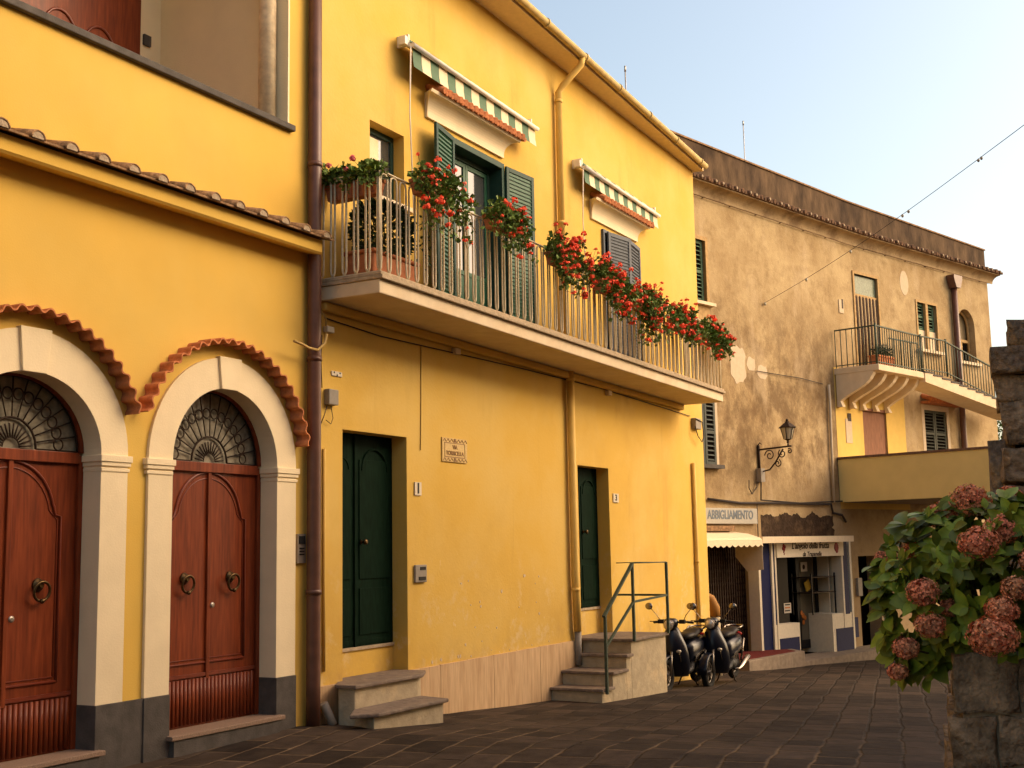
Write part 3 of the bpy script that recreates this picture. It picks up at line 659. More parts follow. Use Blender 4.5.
# plaster hoods with little tiles
def hood(x0, x1, z0, zt, dep):
    h = MB(); n = 10
    # cavetto profile in y,z
    prof = [(7.803, z0), (7.765, z0), (7.765, z0+.05)]
    for i in range(n+1):
        t = i/n; prof.append((7.765-(dep-.035)*(1-math.cos(t*math.pi/2)), z0+.05+(zt-z0-.09)*math.sin(t*math.pi/2)))
    prof += [(7.765-dep+.02, zt-.005), (7.803, zt+.03)]
    k = len(prof)
    def ring(x, inward): return [h.v((x+inward*(1 if True else 0)*((7.8-y)/dep)*.0, y, z)) for y, z in prof]
    # flared ends follow the same cavetto: shift x with projection
    A = [h.v((x0+.17-(.17)*min(1, max(0, (7.765-y)/(dep-.035))), y, z)) for y, z in prof]
    B = [h.v((x1-.17+(.17)*min(1, max(0, (7.765-y)/(dep-.035))), y, z)) for y, z in prof]
    for i in range(k-1): h.bm.faces.new((A[i], A[i+1], B[i+1], B[i]))
    h.bm.faces.new(A); h.bm.faces.new(B[::-1])
    ob = h.build('window_hood', M_cream, bal_house)
    t = MB(); nn = int((x1-x0)/.13)
    for i in range(nn):
        x = x0+.16+(x1-x0-.12)*(i+.5)/nn; t.tube([(x, 7.765-dep-.03, zt+.022), (x, 7.8, zt+.12)], .042, 8)
        t.tube([(x+.065, 7.765-dep-.02, zt+.0), (x+.065, 7.8, zt+.09)], .03, 6)
    t.build('hood_tile', M_terra, ob)
hood(11.88, 14.12, 6.83, 7.11, .20); hood(16.55, 18.68, 6.64, 6.92, .19)
# ---- balcony
BX0, BX1, BY = 9.97, 20.34, 7.02
SZ = lambda x: 4.19-(x-9.96)*.0125
def lift(bm_, ref): 
    for v in bm_.verts: v.co.z += SZ(v.co.x)
mb = MB(); mb.box(BX0, BX1, BY, 7.80, 0, .145); lift(mb.bm, 0); slab = mb.build('balcony', M_slab, bal_house, bevel=.01)
mb = MB(); mb.box(BX0-.015, BX1+.015, BY-.045, 7.80, .147, .185); mb.box(BX0-.005, BX1+.005, BY-.022, 7.80, .19, .225); lift(mb.bm, 0); mb.build('balcony_deck', M_deck, slab, bevel=.005)
mb = MB(); mb.box(BX0+.03, XR-1.1, 7.72, 7.799, -.10, -.003); lift(mb.bm, 0); mb.build('balcony_beam', M_yellow2, slab, bevel=.02)
for k, x in enumerate((12.6, 17.1)):
    mb = MB(); mb.box(x, x+.12, 7.74, 7.80, SZ(x)-.18, SZ(x)-.11); mb.build('pipe_bracket', M_slab, slab)
RT = 1.065
def hairpins(p0, p1, zb, zt, n, r=.0095):
    p0, p1 = Vector(p0), Vector(p1); d = (p1-p0)/n; pts = []
    for i in range(n):
        c = p0 + d*(i+.5); u = d.normalized(); wtop = d.length*.34; wb = d.length*.35
        def at(o_, z): q = c + u*o_; return Vector((q.x, q.y, q.z+z))
        pts += [at(-d.length/2, zb), at(-wb, zb+.045), at(-wb+.004, zb+.12)]
        pts += [at(-wtop, zt-.07), at(-wtop*.8, zt-.022), at(0, zt), at(wtop*.8, zt-.022), at(wtop, zt-.07)]
        pts += [at(wb-.004, zb+.12), at(wb, zb+.045), at(d.length/2, zb)]
    return pts
rail = MB()
zb, zt = .235, RT+.215
f0 = Vector((BX0+.03, BY+.02, SZ(BX0))); f1 = Vector((BX1-.03, BY+.02, SZ(BX1)))
rail.tube(hairpins(f0, f1, zb, zt, 60), .0115, 6); 
w0 = Vector((BX0+.03, 7.78, SZ(BX0))); rail.tube(hairpins(f0, w0, zb, zt, 5), .0115, 6)
w1 = Vector((BX1-.03, 7.78, SZ(BX1))); rail.tube(hairpins(f1, w1, zb, zt, 5), .0115, 6)
Z = Vector((0, 0, 1))
for a, b2 in ((f0, f1), (f0, w0), (f1, w1)): rail.bar(a+Z*(zt+.012), b2+Z*(zt+.012), .035, .012); rail.bar(a+Z*(zb-.002), b2+Z*(zb-.002), .02, .01)
for p in [f0, f1] + [f0.lerp(f1, t) for t in (.165, .33, .5, .665, .83)]: rail.tube([p+Z*(zb-.03), p+Z*(zt+.01)], .013, 6)
rail.build('railing', M_rail, slab)
# ---- steps of door 1
st = thing('stone_steps', 'two low stone steps with dark slabs below the nearer green door', 'steps', (11, 7.5, -.2))
m = MB(); m.prism([(10.11, 7.44), (11.24, 7.44), (11.58, 7.62), (11.58, 7.80), (10.32, 7.80), (10.11, 7.64)], .235, 'z', -.4); m.build('upper_base', M_stepside, st, bevel=.012)
m = MB(); m.prism([(10.07, 7.40), (11.28, 7.39), (11.62, 7.58), (11.62, 7.798), (11.598, 7.798), (11.598, 8.003), (10.392, 8.003), (10.392, 7.798), (10.30, 7.798), (10.07, 7.66)], .275, 'z', .236); m.build('upper_tread', M_tread, st, bevel=.012)
m = MB(); m.prism([(9.90, 7.06), (11.14, 7.05), (11.22, 7.438), (10.10, 7.438)], .005, 'z', -.42); m.build('lower_base', M_stepside, st, bevel=.012)
m = MB(); m.prism([(9.70, 7.20), (9.92, 7.01), (11.18, 7.005), (11.28, 7.437), (10.09, 7.437)], .045, 'z', .006); m.build('lower_tread', M_tread, st, bevel=.012)
# ---- side steps of door 2
st = thing('side_steps', 'four-step side stair with landing and green railing below the farther green door', 'steps', (16, 7.4, -.5))
SY = 7.0; noses = [(14.98, -.27), (15.33, -.08), (15.80, .11), (15.98, .31)]; ends = [None]*4
m = MB(); prev = None
for i, (x, z) in enumerate(noses):
    xe = noses[i+1][0] if i < 3 else 17.30
    m.box(x+.03, xe+.03 if i < 3 else xe, SY+.02, 7.776, -.9, z-.042)
m.build('stair_base', M_stepside, st, bevel=.008)
for i, (x, z) in enumerate(noses):
    xe = noses[i+1][0]+.028 if i < 3 else 17.34
    m = MB()
    if i < 3: m.box(x-.02, xe, SY-.02, 7.776, z-.04, z)
    else: m.prism([(x-.02, SY-.02), (xe, SY-.02), (xe, 7.799), (17.12, 7.799), (17.12, 8.003), (16.06, 8.003), (16.06, 7.799), (x-.02, 7.799)], z, 'z', z-.04)
    m.build('landing' if i == 3 else 'tread', M_tread, st, bevel=.01)
m = MB(); yr = SY-.035
A0, A1, A2 = (15.22, -.42), (15.85, .1), (17.24, .1)
pt = W(605, 616, yr); p2 = W(632, 563, yr); p3 = W(666, 562, yr)
def B3(a, b2, w_=.045, h_=.012): m.bar(a, b2, w_, h_)
xa, xb, xc = pt.x, p2.x, p3.x
m.box(xa-.018, xa+.018, yr-.018, yr+.018, W(605, 695, yr).z, pt.z); m.box(xb-.018, xb+.018, yr-.018, yr+.018, W(632, 642, yr).z, p2.z); m.box(xc-.018, xc+.018, yr-.018, yr+.018, .30, p3.z)
m.bar((xa-.04, yr, W(602, 617, yr).z), (xb+.01, yr, p2.z), .045, .03); m.bar((xa, yr, W(607, 647, yr).z), (xb, yr, W(632, 602, yr).z), .03, .03)
m.bar((xb, yr, W(632, 602, yr).z), (xc, yr, W(666, 595, yr).z), .03, .03); m.tube([(xb, yr, p2.z), (xc, yr, p3.z)], .01, 6)
wz = W(615, 563).z; m.tube([(W(615, 563).x, 7.78, W(615, 563).z), (xc, 7.40, p3.z+.0), (xc, yr, p3.z)], .008, 6)
m.bar((xc-.0, 7.78, W(666, 595, yr).z), (xc, yr, W(666, 595, yr).z), .025, .03)
m.build('handrail', M_railgreen, st)
# ---- bits on the wall
def text_mesh(s_, size, mtx, name, mt, parent, extr=.002, font_scale_x=1, shear=0):
    cu = bpy.data.curves.new(name, 'FONT'); cu.body = s_; cu.size = size; cu.extrude = extr; cu.offset = size*.022; cu.align_x = 'CENTER'; cu.align_y = 'CENTER'; cu.shear = shear
    t = bpy.data.objects.new('t', cu); S.collection.objects.link(t); bpy.context.view_layer.update()
    me = bpy.data.meshes.new_from_object(t.evaluated_get(bpy.context.evaluated_depsgraph_get())); bpy.data.objects.remove(t)
    off = rootloc(parent); me.transform(Matrix.Translation(-off) @ mtx @ Matrix.Diagonal((font_scale_x, 1, 1, 1))); me.materials.clear(); me.materials.append(mt); me.name = name
    o = bpy.data.objects.new(name, me); S.collection.objects.link(o); o.parent = parent; return o
def facing(p, ang=0): return Matrix.Translation(Vector(p)) @ Matrix.Rotation(R(ang), 4, 'Z') @ Matrix.Rotation(R(90), 4, 'X')
sg = thing('street_sign', 'faded tiled street name sign set in the yellow wall between the green doors', 'sign', (12.62, 7.79, 2.79))
m = MB(); m.box(12.34, 12.91, 7.786, 7.80, 2.645, 2.935); m.build('tile_panel', M_tileyel, sg)
m = MB()
for a, b2, c, d_ in ((12.39, 12.86, 2.87, 2.878), (12.39, 12.86, 2.70, 2.708), (12.39, 12.397, 2.708, 2.87), (12.853, 12.86, 2.708, 2.87)): m.box(a, b2, 7.782, 7.786, c, d_)
for z in (2.655, 2.888):
    for k in range(7): x = 12.355+k*.08; m.bar((x, 7.784, z), (x+.035, 7.784, z+.036), .006, .005); m.bar((x+.07, 7.784, z), (x+.035, 7.784, z+.036), .006, .005)
    m.box(12.605, 12.645, 7.781, 7.786, z-.004, z+.04)
m.build('tile_border', M_tilebrown, sg)
text_mesh('VIA', .07, facing((12.625, 7.783, 2.825)), 'lettering', M_tilebrown, sg)
text_mesh('TORRICELLA', .07, facing((12.625, 7.783, 2.75)), 'lettering', M_tilebrown, sg)
def plaque(px0, py0, px1, py1, txt, size, label):
    a, b2 = W(px0, py0), W(px1, py1); c = ((a.x+b2.x)/2, (a.z+b2.z)/2)
    t = thing('house_number', label, 'house number', (c[0], 7.79, c[1])); m = MB(); m.box(a.x, b2.x, 7.785, 7.80, b2.z, a.z); m.build('tile', M_tilewhite, t)
    text_mesh(txt, size, facing((c[0], 7.783, c[1])), 'lettering', M_black, t, font_scale_x=1.2)
plaque(414, 482, 420.5, 495.5, '1', .17, 'white house number tile reading 1 beside the nearer green door')
plaque(612.5, 493.5, 618, 502.5, '3', .13, 'white house number tile reading 3 beside the farther green door')
def wallbox(name, px0, py0, px1, py1, dep, mt, label, cat, extra=None):
    a, b2 = W(px0, py0), W(px1, py1); m = MB(); m.box(a.x, b2.x, 7.80-dep, 7.80, b2.z, a.z); o = m.build(name, mt, bevel=.008); tag(o, label, cat)
    if extra: e = MB(); extra(e, a, b2); e.build('detail', M_black, o)
    return o
o = wallbox('door_bell', 413.5, 565, 425, 582, .03, M_grey, 'square metal door bell panel right of the nearer green door', 'door bell')
m = MB(); a, b2 = W(416.5, 567), W(423.5, 580); m.box(a.x, b2.x, 7.764, 7.771, b2.z, b2.z+.04); m.box(a.x+.03, b2.x, 7.764, 7.771, a.z-.035, a.z); islands(m, 'bell_button', M_black, o, gap=.005)
wallbox('junction_box', 324, 389, 333.5, 406, .07, M_grey, 'grey cable box on the yellow wall left of the nearer green door', 'junction box')
o = wallbox('socket_plate', 331, 370.5, 341.5, 377.5, .012, M_tilewhite, 'small pale plate with three screw holes above the grey cable box', 'plate')
m = MB(); a, b2 = W(331, 370.5), W(341.5, 377.5); cxp, czp = (a.x+b2.x)/2, (a.z+b2.z)/2
for dx, dz in ((-.05, .012), (.05, .012), (0, -.015)): m.lathe([(.011, 0), (.008, .004)], (cxp+dx, 7.787, czp+dz), (0, -1, 0), 8)
islands(m, 'screw_hole', M_black, o, gap=.001)
wallbox('junction_box', 691, 418, 697, 430, .09, M_grey, 'grey cable box under the far right end of the balcony', 'junction box')
wallbox('junction_box', 323, 326, 330, 334, .06, M_tilewhite, 'pale cable box close under the left corner of the balcony', 'junction box')
def cable(pts, r, mt, label, n=6, name='cable'):
    m = MB(); m.tube(pts, r, n); return tag(m.build(name, mt), label, 'cable')
def WP(lst, y): return [W(a, b2, y) for a, b2 in lst]
cable(WP([(294, 341), (302, 344), (309, 348), (318, 350), (325, 343), (327, 334)], 7.62), .014, M_cableY, 'yellow painted cable crossing the brown pipe below the balcony corner')
cable(WP([(317, 302), (320, 310), (326, 318), (326, 326)], 7.74), .009, M_cableY, 'thin cable dropping from the balcony corner into the pale box')
cable(WP([(322, 335), (321, 360), (322, 388)], 7.78), .005, M_cable, 'thin vertical cable from the pale box to the grey cable box')
cable(WP([(327, 406), (324, 416), (320, 426), (319, 434)], 7.77), .005, M_cable, 'left thin wire hanging from the grey cable box')
cable(WP([(331, 406), (333, 418), (331, 424), (326, 420)], 7.77), .004, M_cable, 'looped thin wire hanging from the grey cable box')
cable(WP([(317, 40), (318, 60), (317, 90), (320, 120), (318, 150), (319, 170)], 7.76), .008, M_cable, 'dark cable running beside the brown pipe above the balcony')
cable(WP([(325, 318), (380, 336), (450, 352), (520, 368), (600, 388), (690, 416)], 7.785), .007, M_cable, 'long dark cable along the wall under the balcony beam')
cable(WP([(696, 419), (702, 422), (704, 436), (702, 442), (698, 436), (695, 426)], 7.70), .009, M_cable, 'dark cable loop hanging beside the far cable box')
cable(WP([(421, 346), (421, 400), (420.5, 450)], 7.795), .006, M_cableY, 'thin vertical conduit on the yellow wall above the street sign')
# peeling paint flecks
m = MB()
for i in range(26):
    if i < 9: cx_, cz_ = random.uniform(11.9, 15.2), .30+random.uniform(0, .06)
    else: cx_, cz_ = random.uniform(12.4, 14.8), random.uniform(.45, 1.25)
    rr = random.uniform(.008, .028); m.prism([(cx_+rr*random.uniform(.5, 1.2)*math.cos(k*.9), cz_+rr*random.uniform(.5, 1.2)*math.sin(k*.9)) for k in range(7)], 7.802, 'y', 7.7985)
m.build('peeled_paint', M_patch, bal_house)
# ---- awnings
def awning(bracket_px, bar_l, bar_r, yb, label, hang):
    L = W(*bar_l, yb); Rr = W(*bar_r, yb); br = W(*bracket_px, 7.72)
    t = thing('striped_awning', label, 'awning', (L.x, 7.75, L.z), 'green and cream striped awnings on the yellow house')
    m = MB(); m.tube([(L.x-.05, yb, L.z), (Rr.x+.02, yb, Rr.z)], .030, 10); m.build('front_bar', M_white, t)
    m = MB(); m.tube([(L.x+.03, 7.71, L.z+.10), (Rr.x-.03, 7.71, Rr.z+.10)], .048, 12); m.build('fabric_roll', M_awncream, t)
    m = MB()
    for e in (L, Rr): m.box(e.x-.02, e.x+.01, 7.64, 7.80, e.z+.02, e.z+.16); m.bar((e.x-.01, 7.70, e.z+.05), (e.x-.01, yb, e.z+.0), .03, .04)
    m.box(L.x-.09, L.x-.03, 7.64, 7.73, L.z+.02, L.z+.12); islands(m, 'bracket', M_white, t)
    n = 16 if Rr.x-L.x > 2.5 else 15
    for col, name, par in ((M_awncream, 'cream_stripe', 0), (M_awngreen, 'green_stripe', 1)):
        m = MB()
        for i in range(n):
            if i % 2 == par: continue
            xa, xb = L.x+(Rr.x-L.x)*i/n, L.x+(Rr.x-L.x)*(i+1)/n; za, zb_ = L.z+(Rr.z-L.z)*i/n, L.z+(Rr.z-L.z)*(i+1)/n
            rows = [(7.76, .13), (7.71, .155), (7.66, .12), (yb+.055, .055), (yb+.035, .07), (yb+.034, .0), (yb+.03, -hang*.6), (yb+.015, -hang)]
            for (y0, h0), (y1, h1) in zip(rows, rows[1:]):
                m.face([(xa, y0, za+h0), (xb, y0, zb_+h0), (xb, y1, zb_+h1), (xa, y1, za+h1)])
        bmesh.ops.remove_doubles(m.bm, verts=m.bm.verts, dist=.0005); m.build(name, col, t, solid=.003)
    m = MB(); m.tube([(L.x-.06, yb+.02, L.z-.02), (L.x-.03, yb+.06, L.z-.8), (L.x+.03, yb+.05, 5.35)], .009, 6); m.build('crank_rod', M_white, t)
awning((400, 42), (415, 46), (537, 129), 7.56, 'green and cream striped awning rolled in above the open green shutters', .25)
awning((577, 160), (586, 168), (659, 216), 7.58, 'green and cream striped awning rolled in above the blue-grey shutters', .22)
# ---- plants
def leaf_quad(m, p, d, size, nrm=None, w=.7):
    d = d.normalized(); n_ = nrm or Vector((random.gauss(0, 1), random.gauss(0, 1), random.gauss(0, 1))); x = d.cross(n_)
    x = x.normalized() if x.length > 1e-4 else d.orthogonal().normalized(); n2 = x.cross(d)
    a = p; b = p + d*size*.5 + x*size*w*.5 - n2*size*.1; c = p + d*size; e = p + d*size*.5 - x*size*w*.5 - n2*size*.1; mid = p + d*size*.5 + n2*size*.04
    m.face([a, b, mid]); m.face([b, c, mid]); m.face([c, e, mid]); m.face([e, a, mid])
def rv(): 
    v = Vector((random.gauss(0, 1), random.gauss(0, 1), random.gauss(0, 1))); return v.normalized()
def umbel(m, c, r, n=16):
    for i in range(n):
        d = rv(); d.z = abs(d.z)*.6+d.z*.4; p = c + d*r*random.uniform(.5, 1); s_ = r*.62; u = d.orthogonal().normalized(); w_ = d.cross(u)
        a = random.random()*6.28
        m.face([p + (u*math.cos(a+k*1.257)+w_*math.sin(a+k*1.257))*s_*.6 for k in range(5)])
def flower_box(p, label, box=(.62, .17, .16), rot=0, spread=.42, drop=.45, nf=22, nl=520, seed=1, pet=None, up_=.22, shift=0):
    random.seed(seed); T = Matrix.Translation(p) @ Matrix.Rotation(R(rot), 4, 'Z'); lx, ly, lz = box
    t = thing('flower_box', label, 'flower box', p, 'terracotta flower boxes on the long balcony railing')
    m = MB(T)
    lo = [(-lx/2+.02, -ly/2+.02), (lx/2-.02, -ly/2+.02), (lx/2-.02, ly/2-.02), (-lx/2+.02, ly/2-.02)]; hi = [(-lx/2, -ly/2), (lx/2, -ly/2), (lx/2, ly/2), (-lx/2, ly/2)]
    A = [m.v((a, b, 0)) for a, b in lo]; B = [m.v((a, b, lz-.03)) for a, b in hi]
    m.bm.faces.new(A); m.bm.faces.new(B)
    for i in range(4): m.bm.faces.new((A[i], A[(i+1) % 4], B[(i+1) % 4], B[i]))
    for i in range(7): x = -lx/2+.06+i*(lx-.12)/6; m.box(x-.006, x+.006, -ly/2-.001, -ly/2+.02, .02, lz-.04)
    m.box(-lx/2-.012, lx/2+.012, -ly/2-.012, -ly/2+.012, lz-.035, lz); m.box(-lx/2-.012, lx/2+.012, ly/2-.012, ly/2+.012, lz-.035, lz)
    m.box(-lx/2-.012, -lx/2+.012, -ly/2+.012, ly/2-.012, lz-.035, lz); m.box(lx/2-.012, lx/2+.012, -ly/2+.012, ly/2-.012, lz-.035, lz)
    m.build('trough', M_pot, t, bevel=.004)
    l_ = MB(T); f_ = MB(T); s_ = MB(T)
    stems = []
    for i in range(34):
        x = random.uniform(-lx/2-.03, lx/2+.03); q = Vector((x, random.uniform(-ly/3, ly/3), lz-.02))
        hang = random.random() < (.62 if drop > .2 else .2)
        dx = random.gauss(0, spread*.5)+shift
        if hang: e = q + Vector((dx*.8, -random.uniform(.10, .26), -random.uniform(.05, drop))); mdl = q.lerp(e, .45) + Vector((0, -.05, .16))
        else: e = q + Vector((dx*.55, -random.uniform(-.06, .14), random.uniform(.08, up_))); mdl = q.lerp(e, .5) + Vector((0, 0, .05))
        pts = [q*(1-a)**2 + mdl*2*a*(1-a) + e*a*a for a in (0, .2, .4, .6, .8, 1)]
        s_.tube(pts, .004, 4); stems.append(pts)
    for i in range(int(nl*1.7)):
        pts = random.choice(stems); k = random.uniform(.5, 4.9); a = pts[int(k)].lerp(pts[int(k)+1], k % 1)
        o_ = rv(); o_.z *= .7; leaf_quad(l_, a+o_*random.uniform(.01, .075), (o_+Vector((0, -.2, .1))), random.uniform(.04, .078), rv(), .95)
    for i in range(int(nf*1.55)):
        pts = random.choice(stems); b_ = pts[random.choice((3, 4, 5, 5))]
        c = b_ + Vector((random.gauss(0, .06), -random.uniform(.02, .10), random.uniform(-.02, .12))); s_.tube([b_, c], .0025, 3); umbel(f_, c, random.uniform(.026, .056))
    l_.build('leaves', M_leaf, t, fix=False); f_.build('blossoms', pet or M_petal, t, fix=False); s_.build('stems', M_stem, t)
    return t
ZT = lambda x: SZ(x)+zt
def FP(px, py, y=6.9): return W(px, py, y)
def fb(px, py, **k):
    p = W(px, py, 6.9); p = Vector((p.x, 6.90, p.z)); return p
# side rail box (inside the rail, left end)
flower_box(Vector((BX0+.13, 7.42, ZT(BX0)-.21)), 'terracotta trough of green leaves on the short left side of the balcony rail', rot=-90, drop=.12, nf=2, nl=700, seed=3, pet=M_pink, up_=.2, box=(.66, .16, .17), spread=.3)
flower_box(fb(432, 200), 'terracotta flower box nearest the balcony corner with trailing red geraniums', seed=11, drop=.62, nf=26, nl=620, shift=.12, box=(.60, .17, .17))
flower_box(fb(500, 232), 'second terracotta box of red geraniums, hanging in front of the right green shutter', seed=12, drop=.5, nf=24, nl=620, shift=.10, box=(.5, .17, .17))
flower_box(fb(562, 268), 'third box of red geraniums, left of the long thin awning rod', seed=13, drop=0.57, nf=65, nl=918, spread=.62, up_=.27)
flower_box(fb(606, 294), 'fourth box of red geraniums, in front of the blue-grey shutters', seed=14, drop=0.52, nf=70, nl=945, spread=.62, up_=.27)
flower_box(fb(644, 313), 'fifth box of red geraniums, just right of the blue-grey shutters', seed=15, drop=0.69, nf=55, nl=945, spread=.62, up_=.27)
flower_box(fb(680, 332), 'sixth box of red geraniums, last but one on the railing', seed=16, drop=0.46, nf=40, nl=864, spread=.62, up_=.27)
flower_box(fb(709, 345), 'last box of geraniums at the far end of the railing, mostly green', seed=17, drop=0.48, nf=34, nl=1107, spread=.62, up_=.27)
# big planter on the balcony floor
random.seed(21)
pl = thing('potted_shrub', 'big dark leafy shrub in a terracotta pot on the balcony floor at the left corner', 'plant', (10.55, 7.4, 4.41))
m = MB(); m.box(10.15, 10.98, 7.22, 7.60, 4.41, 4.68); m.box(10.12, 11.01, 7.19, 7.63, 4.681, 4.72); m.build('pot', M_pot, pl, bevel=.02)
l_ = MB(); s_ = MB()
for i in range(22):
    e = Vector((10.56+random.gauss(0, .20), 7.40+random.gauss(0, .12), 4.9+random.uniform(0, .38))); s_.tube([(10.56+random.gauss(0, .1), 7.4, 4.7), e], .007, 4)
for i in range(1500):
    d = rv(); c = Vector((10.56, 7.40, 5.0)) + Vector((d.x*.44, d.y*.26, d.z*.33))*random.uniform(.55, 1)**.5
    if c.z > 4.70: leaf_quad(l_, c, d+rv()*.6, random.uniform(.05, .09), rv(), .6)
for i in range(140):
    a = random.uniform(0, 1); c = Vector((10.15+1.2*a, 7.15+random.uniform(-.05, .2), 5.0-.3*abs(a-.5)+random.uniform(-.25, .35))); leaf_quad(l_, c, rv(), .05, rv(), .6)
l_.build('leaves', M_leafdk, pl, fix=False); s_.build('stems', M_stem, pl)
# ================================================================== STAINED BUILDING (far end)
P0, P2, P3 = Vector((22.3, 9.61, 0)), Vector((31.22, 7.19, 0)), Vector((38.27, 4.83, 0))
class Seg:
    def __init__(s, a, b): s.a, s.b = a, b; s.t = (b-a).normalized(); s.n = Vector((-s.t.y, s.t.x, 0)); s.L = (b-a).length; s.T = Matrix(((s.t.x, s.n.x, 0, a.x), (s.t.y, s.n.y, 0, a.y), (0, 0, 1, 0), (0, 0, 0, 1)))
    def P(s, px, py, off=0):   # local (s, z) of a pixel on the wall plane shifted outwards by off
        q = hit(px, py, s.a - s.n*off, s.n); return (q-s.a).dot(s.t), q.z
    def w(s, x, y, z): return s.T @ Vector((x, y, z))
A, B = Seg(P0, P2), Seg(P2, P3)
bld = thing('stained_building', 'old stained ochre building with tall dark parapet and small balcony, closing the street', 'building', (30, 9, -1))
def R4(sg_, l, r, t, b, off=0):  # pixel rectangle -> local rectangle
    xa = (sg_.P(l, (t+b)/2, off)[0]); xb = (sg_.P(r, (t+b)/2, off)[0]); m_ = (l+r)/2
    return (xa, xb, sg_.P(m_, b, off)[1], sg_.P(m_, t, off)[1])
w_left = (2.05, A.P(705.5, 270)[0], A.P(704, 303)[1], A.P(704, 241)[1])
w_low = (2.0, A.P(714, 430)[0], A.P(712, 465)[1], A.P(712, 401)[1])
gate = (2.0, A.P(750.5, 600)[0], -1.0, 1.62)
k_ = R4(A, 776, 846, 541, 652, 0); shop = (A.P(776, 600)[0], A.P(848, 600)[0], -1.0, A.P(810, 541)[1])
fd = R4(B, 855, 878, 276, 340); fd = (fd[0], fd[1], 5.88, 8.46)
wn = R4(B, 918, 937, 304, 352); wn = (wn[0], wn[1], 6.78, 8.1)
aw = (5.45, 6.45, 6.66, 7.72)
wd2 = R4(B, 925.5, 947.5, 412, 456); wd2 = (wd2[0], wd2[1], 3.85, 5.12)
bd = R4(B, 863.5, 887, 412, 455); bd = (bd[0], bd[1], 2.75, 4.90)
dd = (.004, .50, -1.5, 1.24); da = (8.75, A.L-.004, -1.5, 1.24)
mb = MB(A.T); mb.plate([(0, -2), (da[0], -2), (da[0], 1.24), (A.L, 1.24), (A.L, 9.2), (0, 9.2)], [rect(w_left), rect(w_low), rect(gate), rect(shop)], 0, .35); mb.build('wall', M_beige, bld)
mb = MB(B.T); archh = [(aw[0], aw[2]), (aw[1], aw[2])] + arc((aw[0]+aw[1])/2, 7.72, .5, 0, 180, 16)
mb.plate([(0, 1.24), (dd[1], 1.24), (dd[1], -2), (B.L, -2), (B.L, 9.2), (0, 9.2)], [rect(fd), rect(wn), rect(wd2), rect(bd), archh], 0, .35)
mb.box(B.L-.35, B.L-.002, .351, 9, -2, 9.2); mb.build('wall', M_beige, bld)
mb = MB(A.T); mb.box(0, A.L+1, 1.8, 9, -2, 9.2); mb.build('back_rooms', M_dark, bld)
mb = MB(B.T); mb.box(-1, B.L-.36, 1.8, 9, -2, 9.2); mb.build('back_rooms', M_dark, bld)
# cove cornice, tiles, parapet
def cove(sg_, x0, x1, ztop0, ztop1):
    c = MB(sg_.T); pr = [(0.002, 9.2), (-.02, 9.2)]+[(-.02-.24*(1-math.cos(t*math.pi/16)), 9.21+(.20)*math.sin(t*math.pi/16)) for t in range(0, 9)]+[(-.28, 9.41), (-.28, 9.44), (0.002, 9.46)]
    c.prism(pr, x1, 'x', x0); c.build('cornice', M_cornice, bld)
    t = MB(sg_.T); m_ = MB(sg_.T); n = int((x1-x0)/.26)
    for i in range(n):
        x = x0+(x1-x0)*(i+.5)/n; t.tube([(x, -.36-.02*(i % 3 == 0), 9.485), (x, 0, 9.57)], .052, 8); t.tube([(x+.13, -.35, 9.465), (x+.13, 0, 9.55)], .042, 6)
        if (i*7) % 5 < 3: m_.lathe([(.036, 0), (.03, .01)], (x, -.365-.02*(i % 3 == 0), 9.485), (0, -1, 0), 8)
    t.build('eave_tile', mat('dark_eave_tile', (.17, .095, .055), .9, var=.4, scale=6, col2=(.07, .045, .03), fac2=.8), bld); islands(m_, 'tile_mortar', M_mortar, bld, gap=.001)
    l_ = MB(sg_.T); l_.box(x0, x1, -.33, .0, 9.445, 9.46); l_.build('eave_board', M_brown, bld)
cove(A, 0, A.L, 0, 0); cove(B, -.0, B.L+.3, 0, 0)
pa = lambda x: 10.42-.012*x
mb = MB(A.T); mb.box(0, A.L, .0, .25, 9.47, 10.33); 
for v in mb.bm.verts:
    if v.co.z > 10: v.co.z += max(0, .10*(1-((v.co.x-22.3)/8.9)))
mb.build('parapet', M_parapet, bld)
mb = MB(B.T); mb.box(.0, B.L-.05, .0, .25, 9.47, 10.33); mb.box(B.L-.30, B.L-.052, .251, 9, 9.47, 10.33)
for v in mb.bm.verts:
    if v.co.z > 10: v.co.z -= .15*((v.co.x-31.2)/7)
mb.build('parapet', M_parapet, bld)
mb = MB(A.T); mb.box(0, A.L, -.03, .28, 10.332, 10.37)
for v in mb.bm.verts: v.co.z += max(0, .10*(1-((v.co.x-22.3)/8.9)))
mb.build('parapet_cap', M_terra_old, bld)
mb = MB(B.T); mb.box(0, B.L-.02, -.03, .28, 10.332, 10.37)
for v in mb.bm.verts: v.co.z -= .15*((v.co.x-31.2)/7)
mb.build('parapet_cap', M_terra_old, bld)
mb = MB(A.T); mb.box(0, A.L, .26, 9, 9.2, 9.4); mb.build('roof', M_roofflat, bld); mb = MB(B.T); mb.box(0, B.L-.31, .26, 9, 9.2, 9.41); mb.build('roof', M_roofflat, bld)
# thin wire with hooks under the cornice
for sg_ in (A, B):
    m = MB(sg_.T); m.tube([(x_, -.05, 9.17) for x_ in (0.05, sg_.L/2, sg_.L-.02)], .007, 5)
    for k in range(int(sg_.L/1.05)): m.box(.6+k*1.05, .608+k*1.05, -.045, 0, 9.155, 9.175)
    m.build('wall_wire', mat('rusty_wire', (.14, .08, .045), .8), bld)
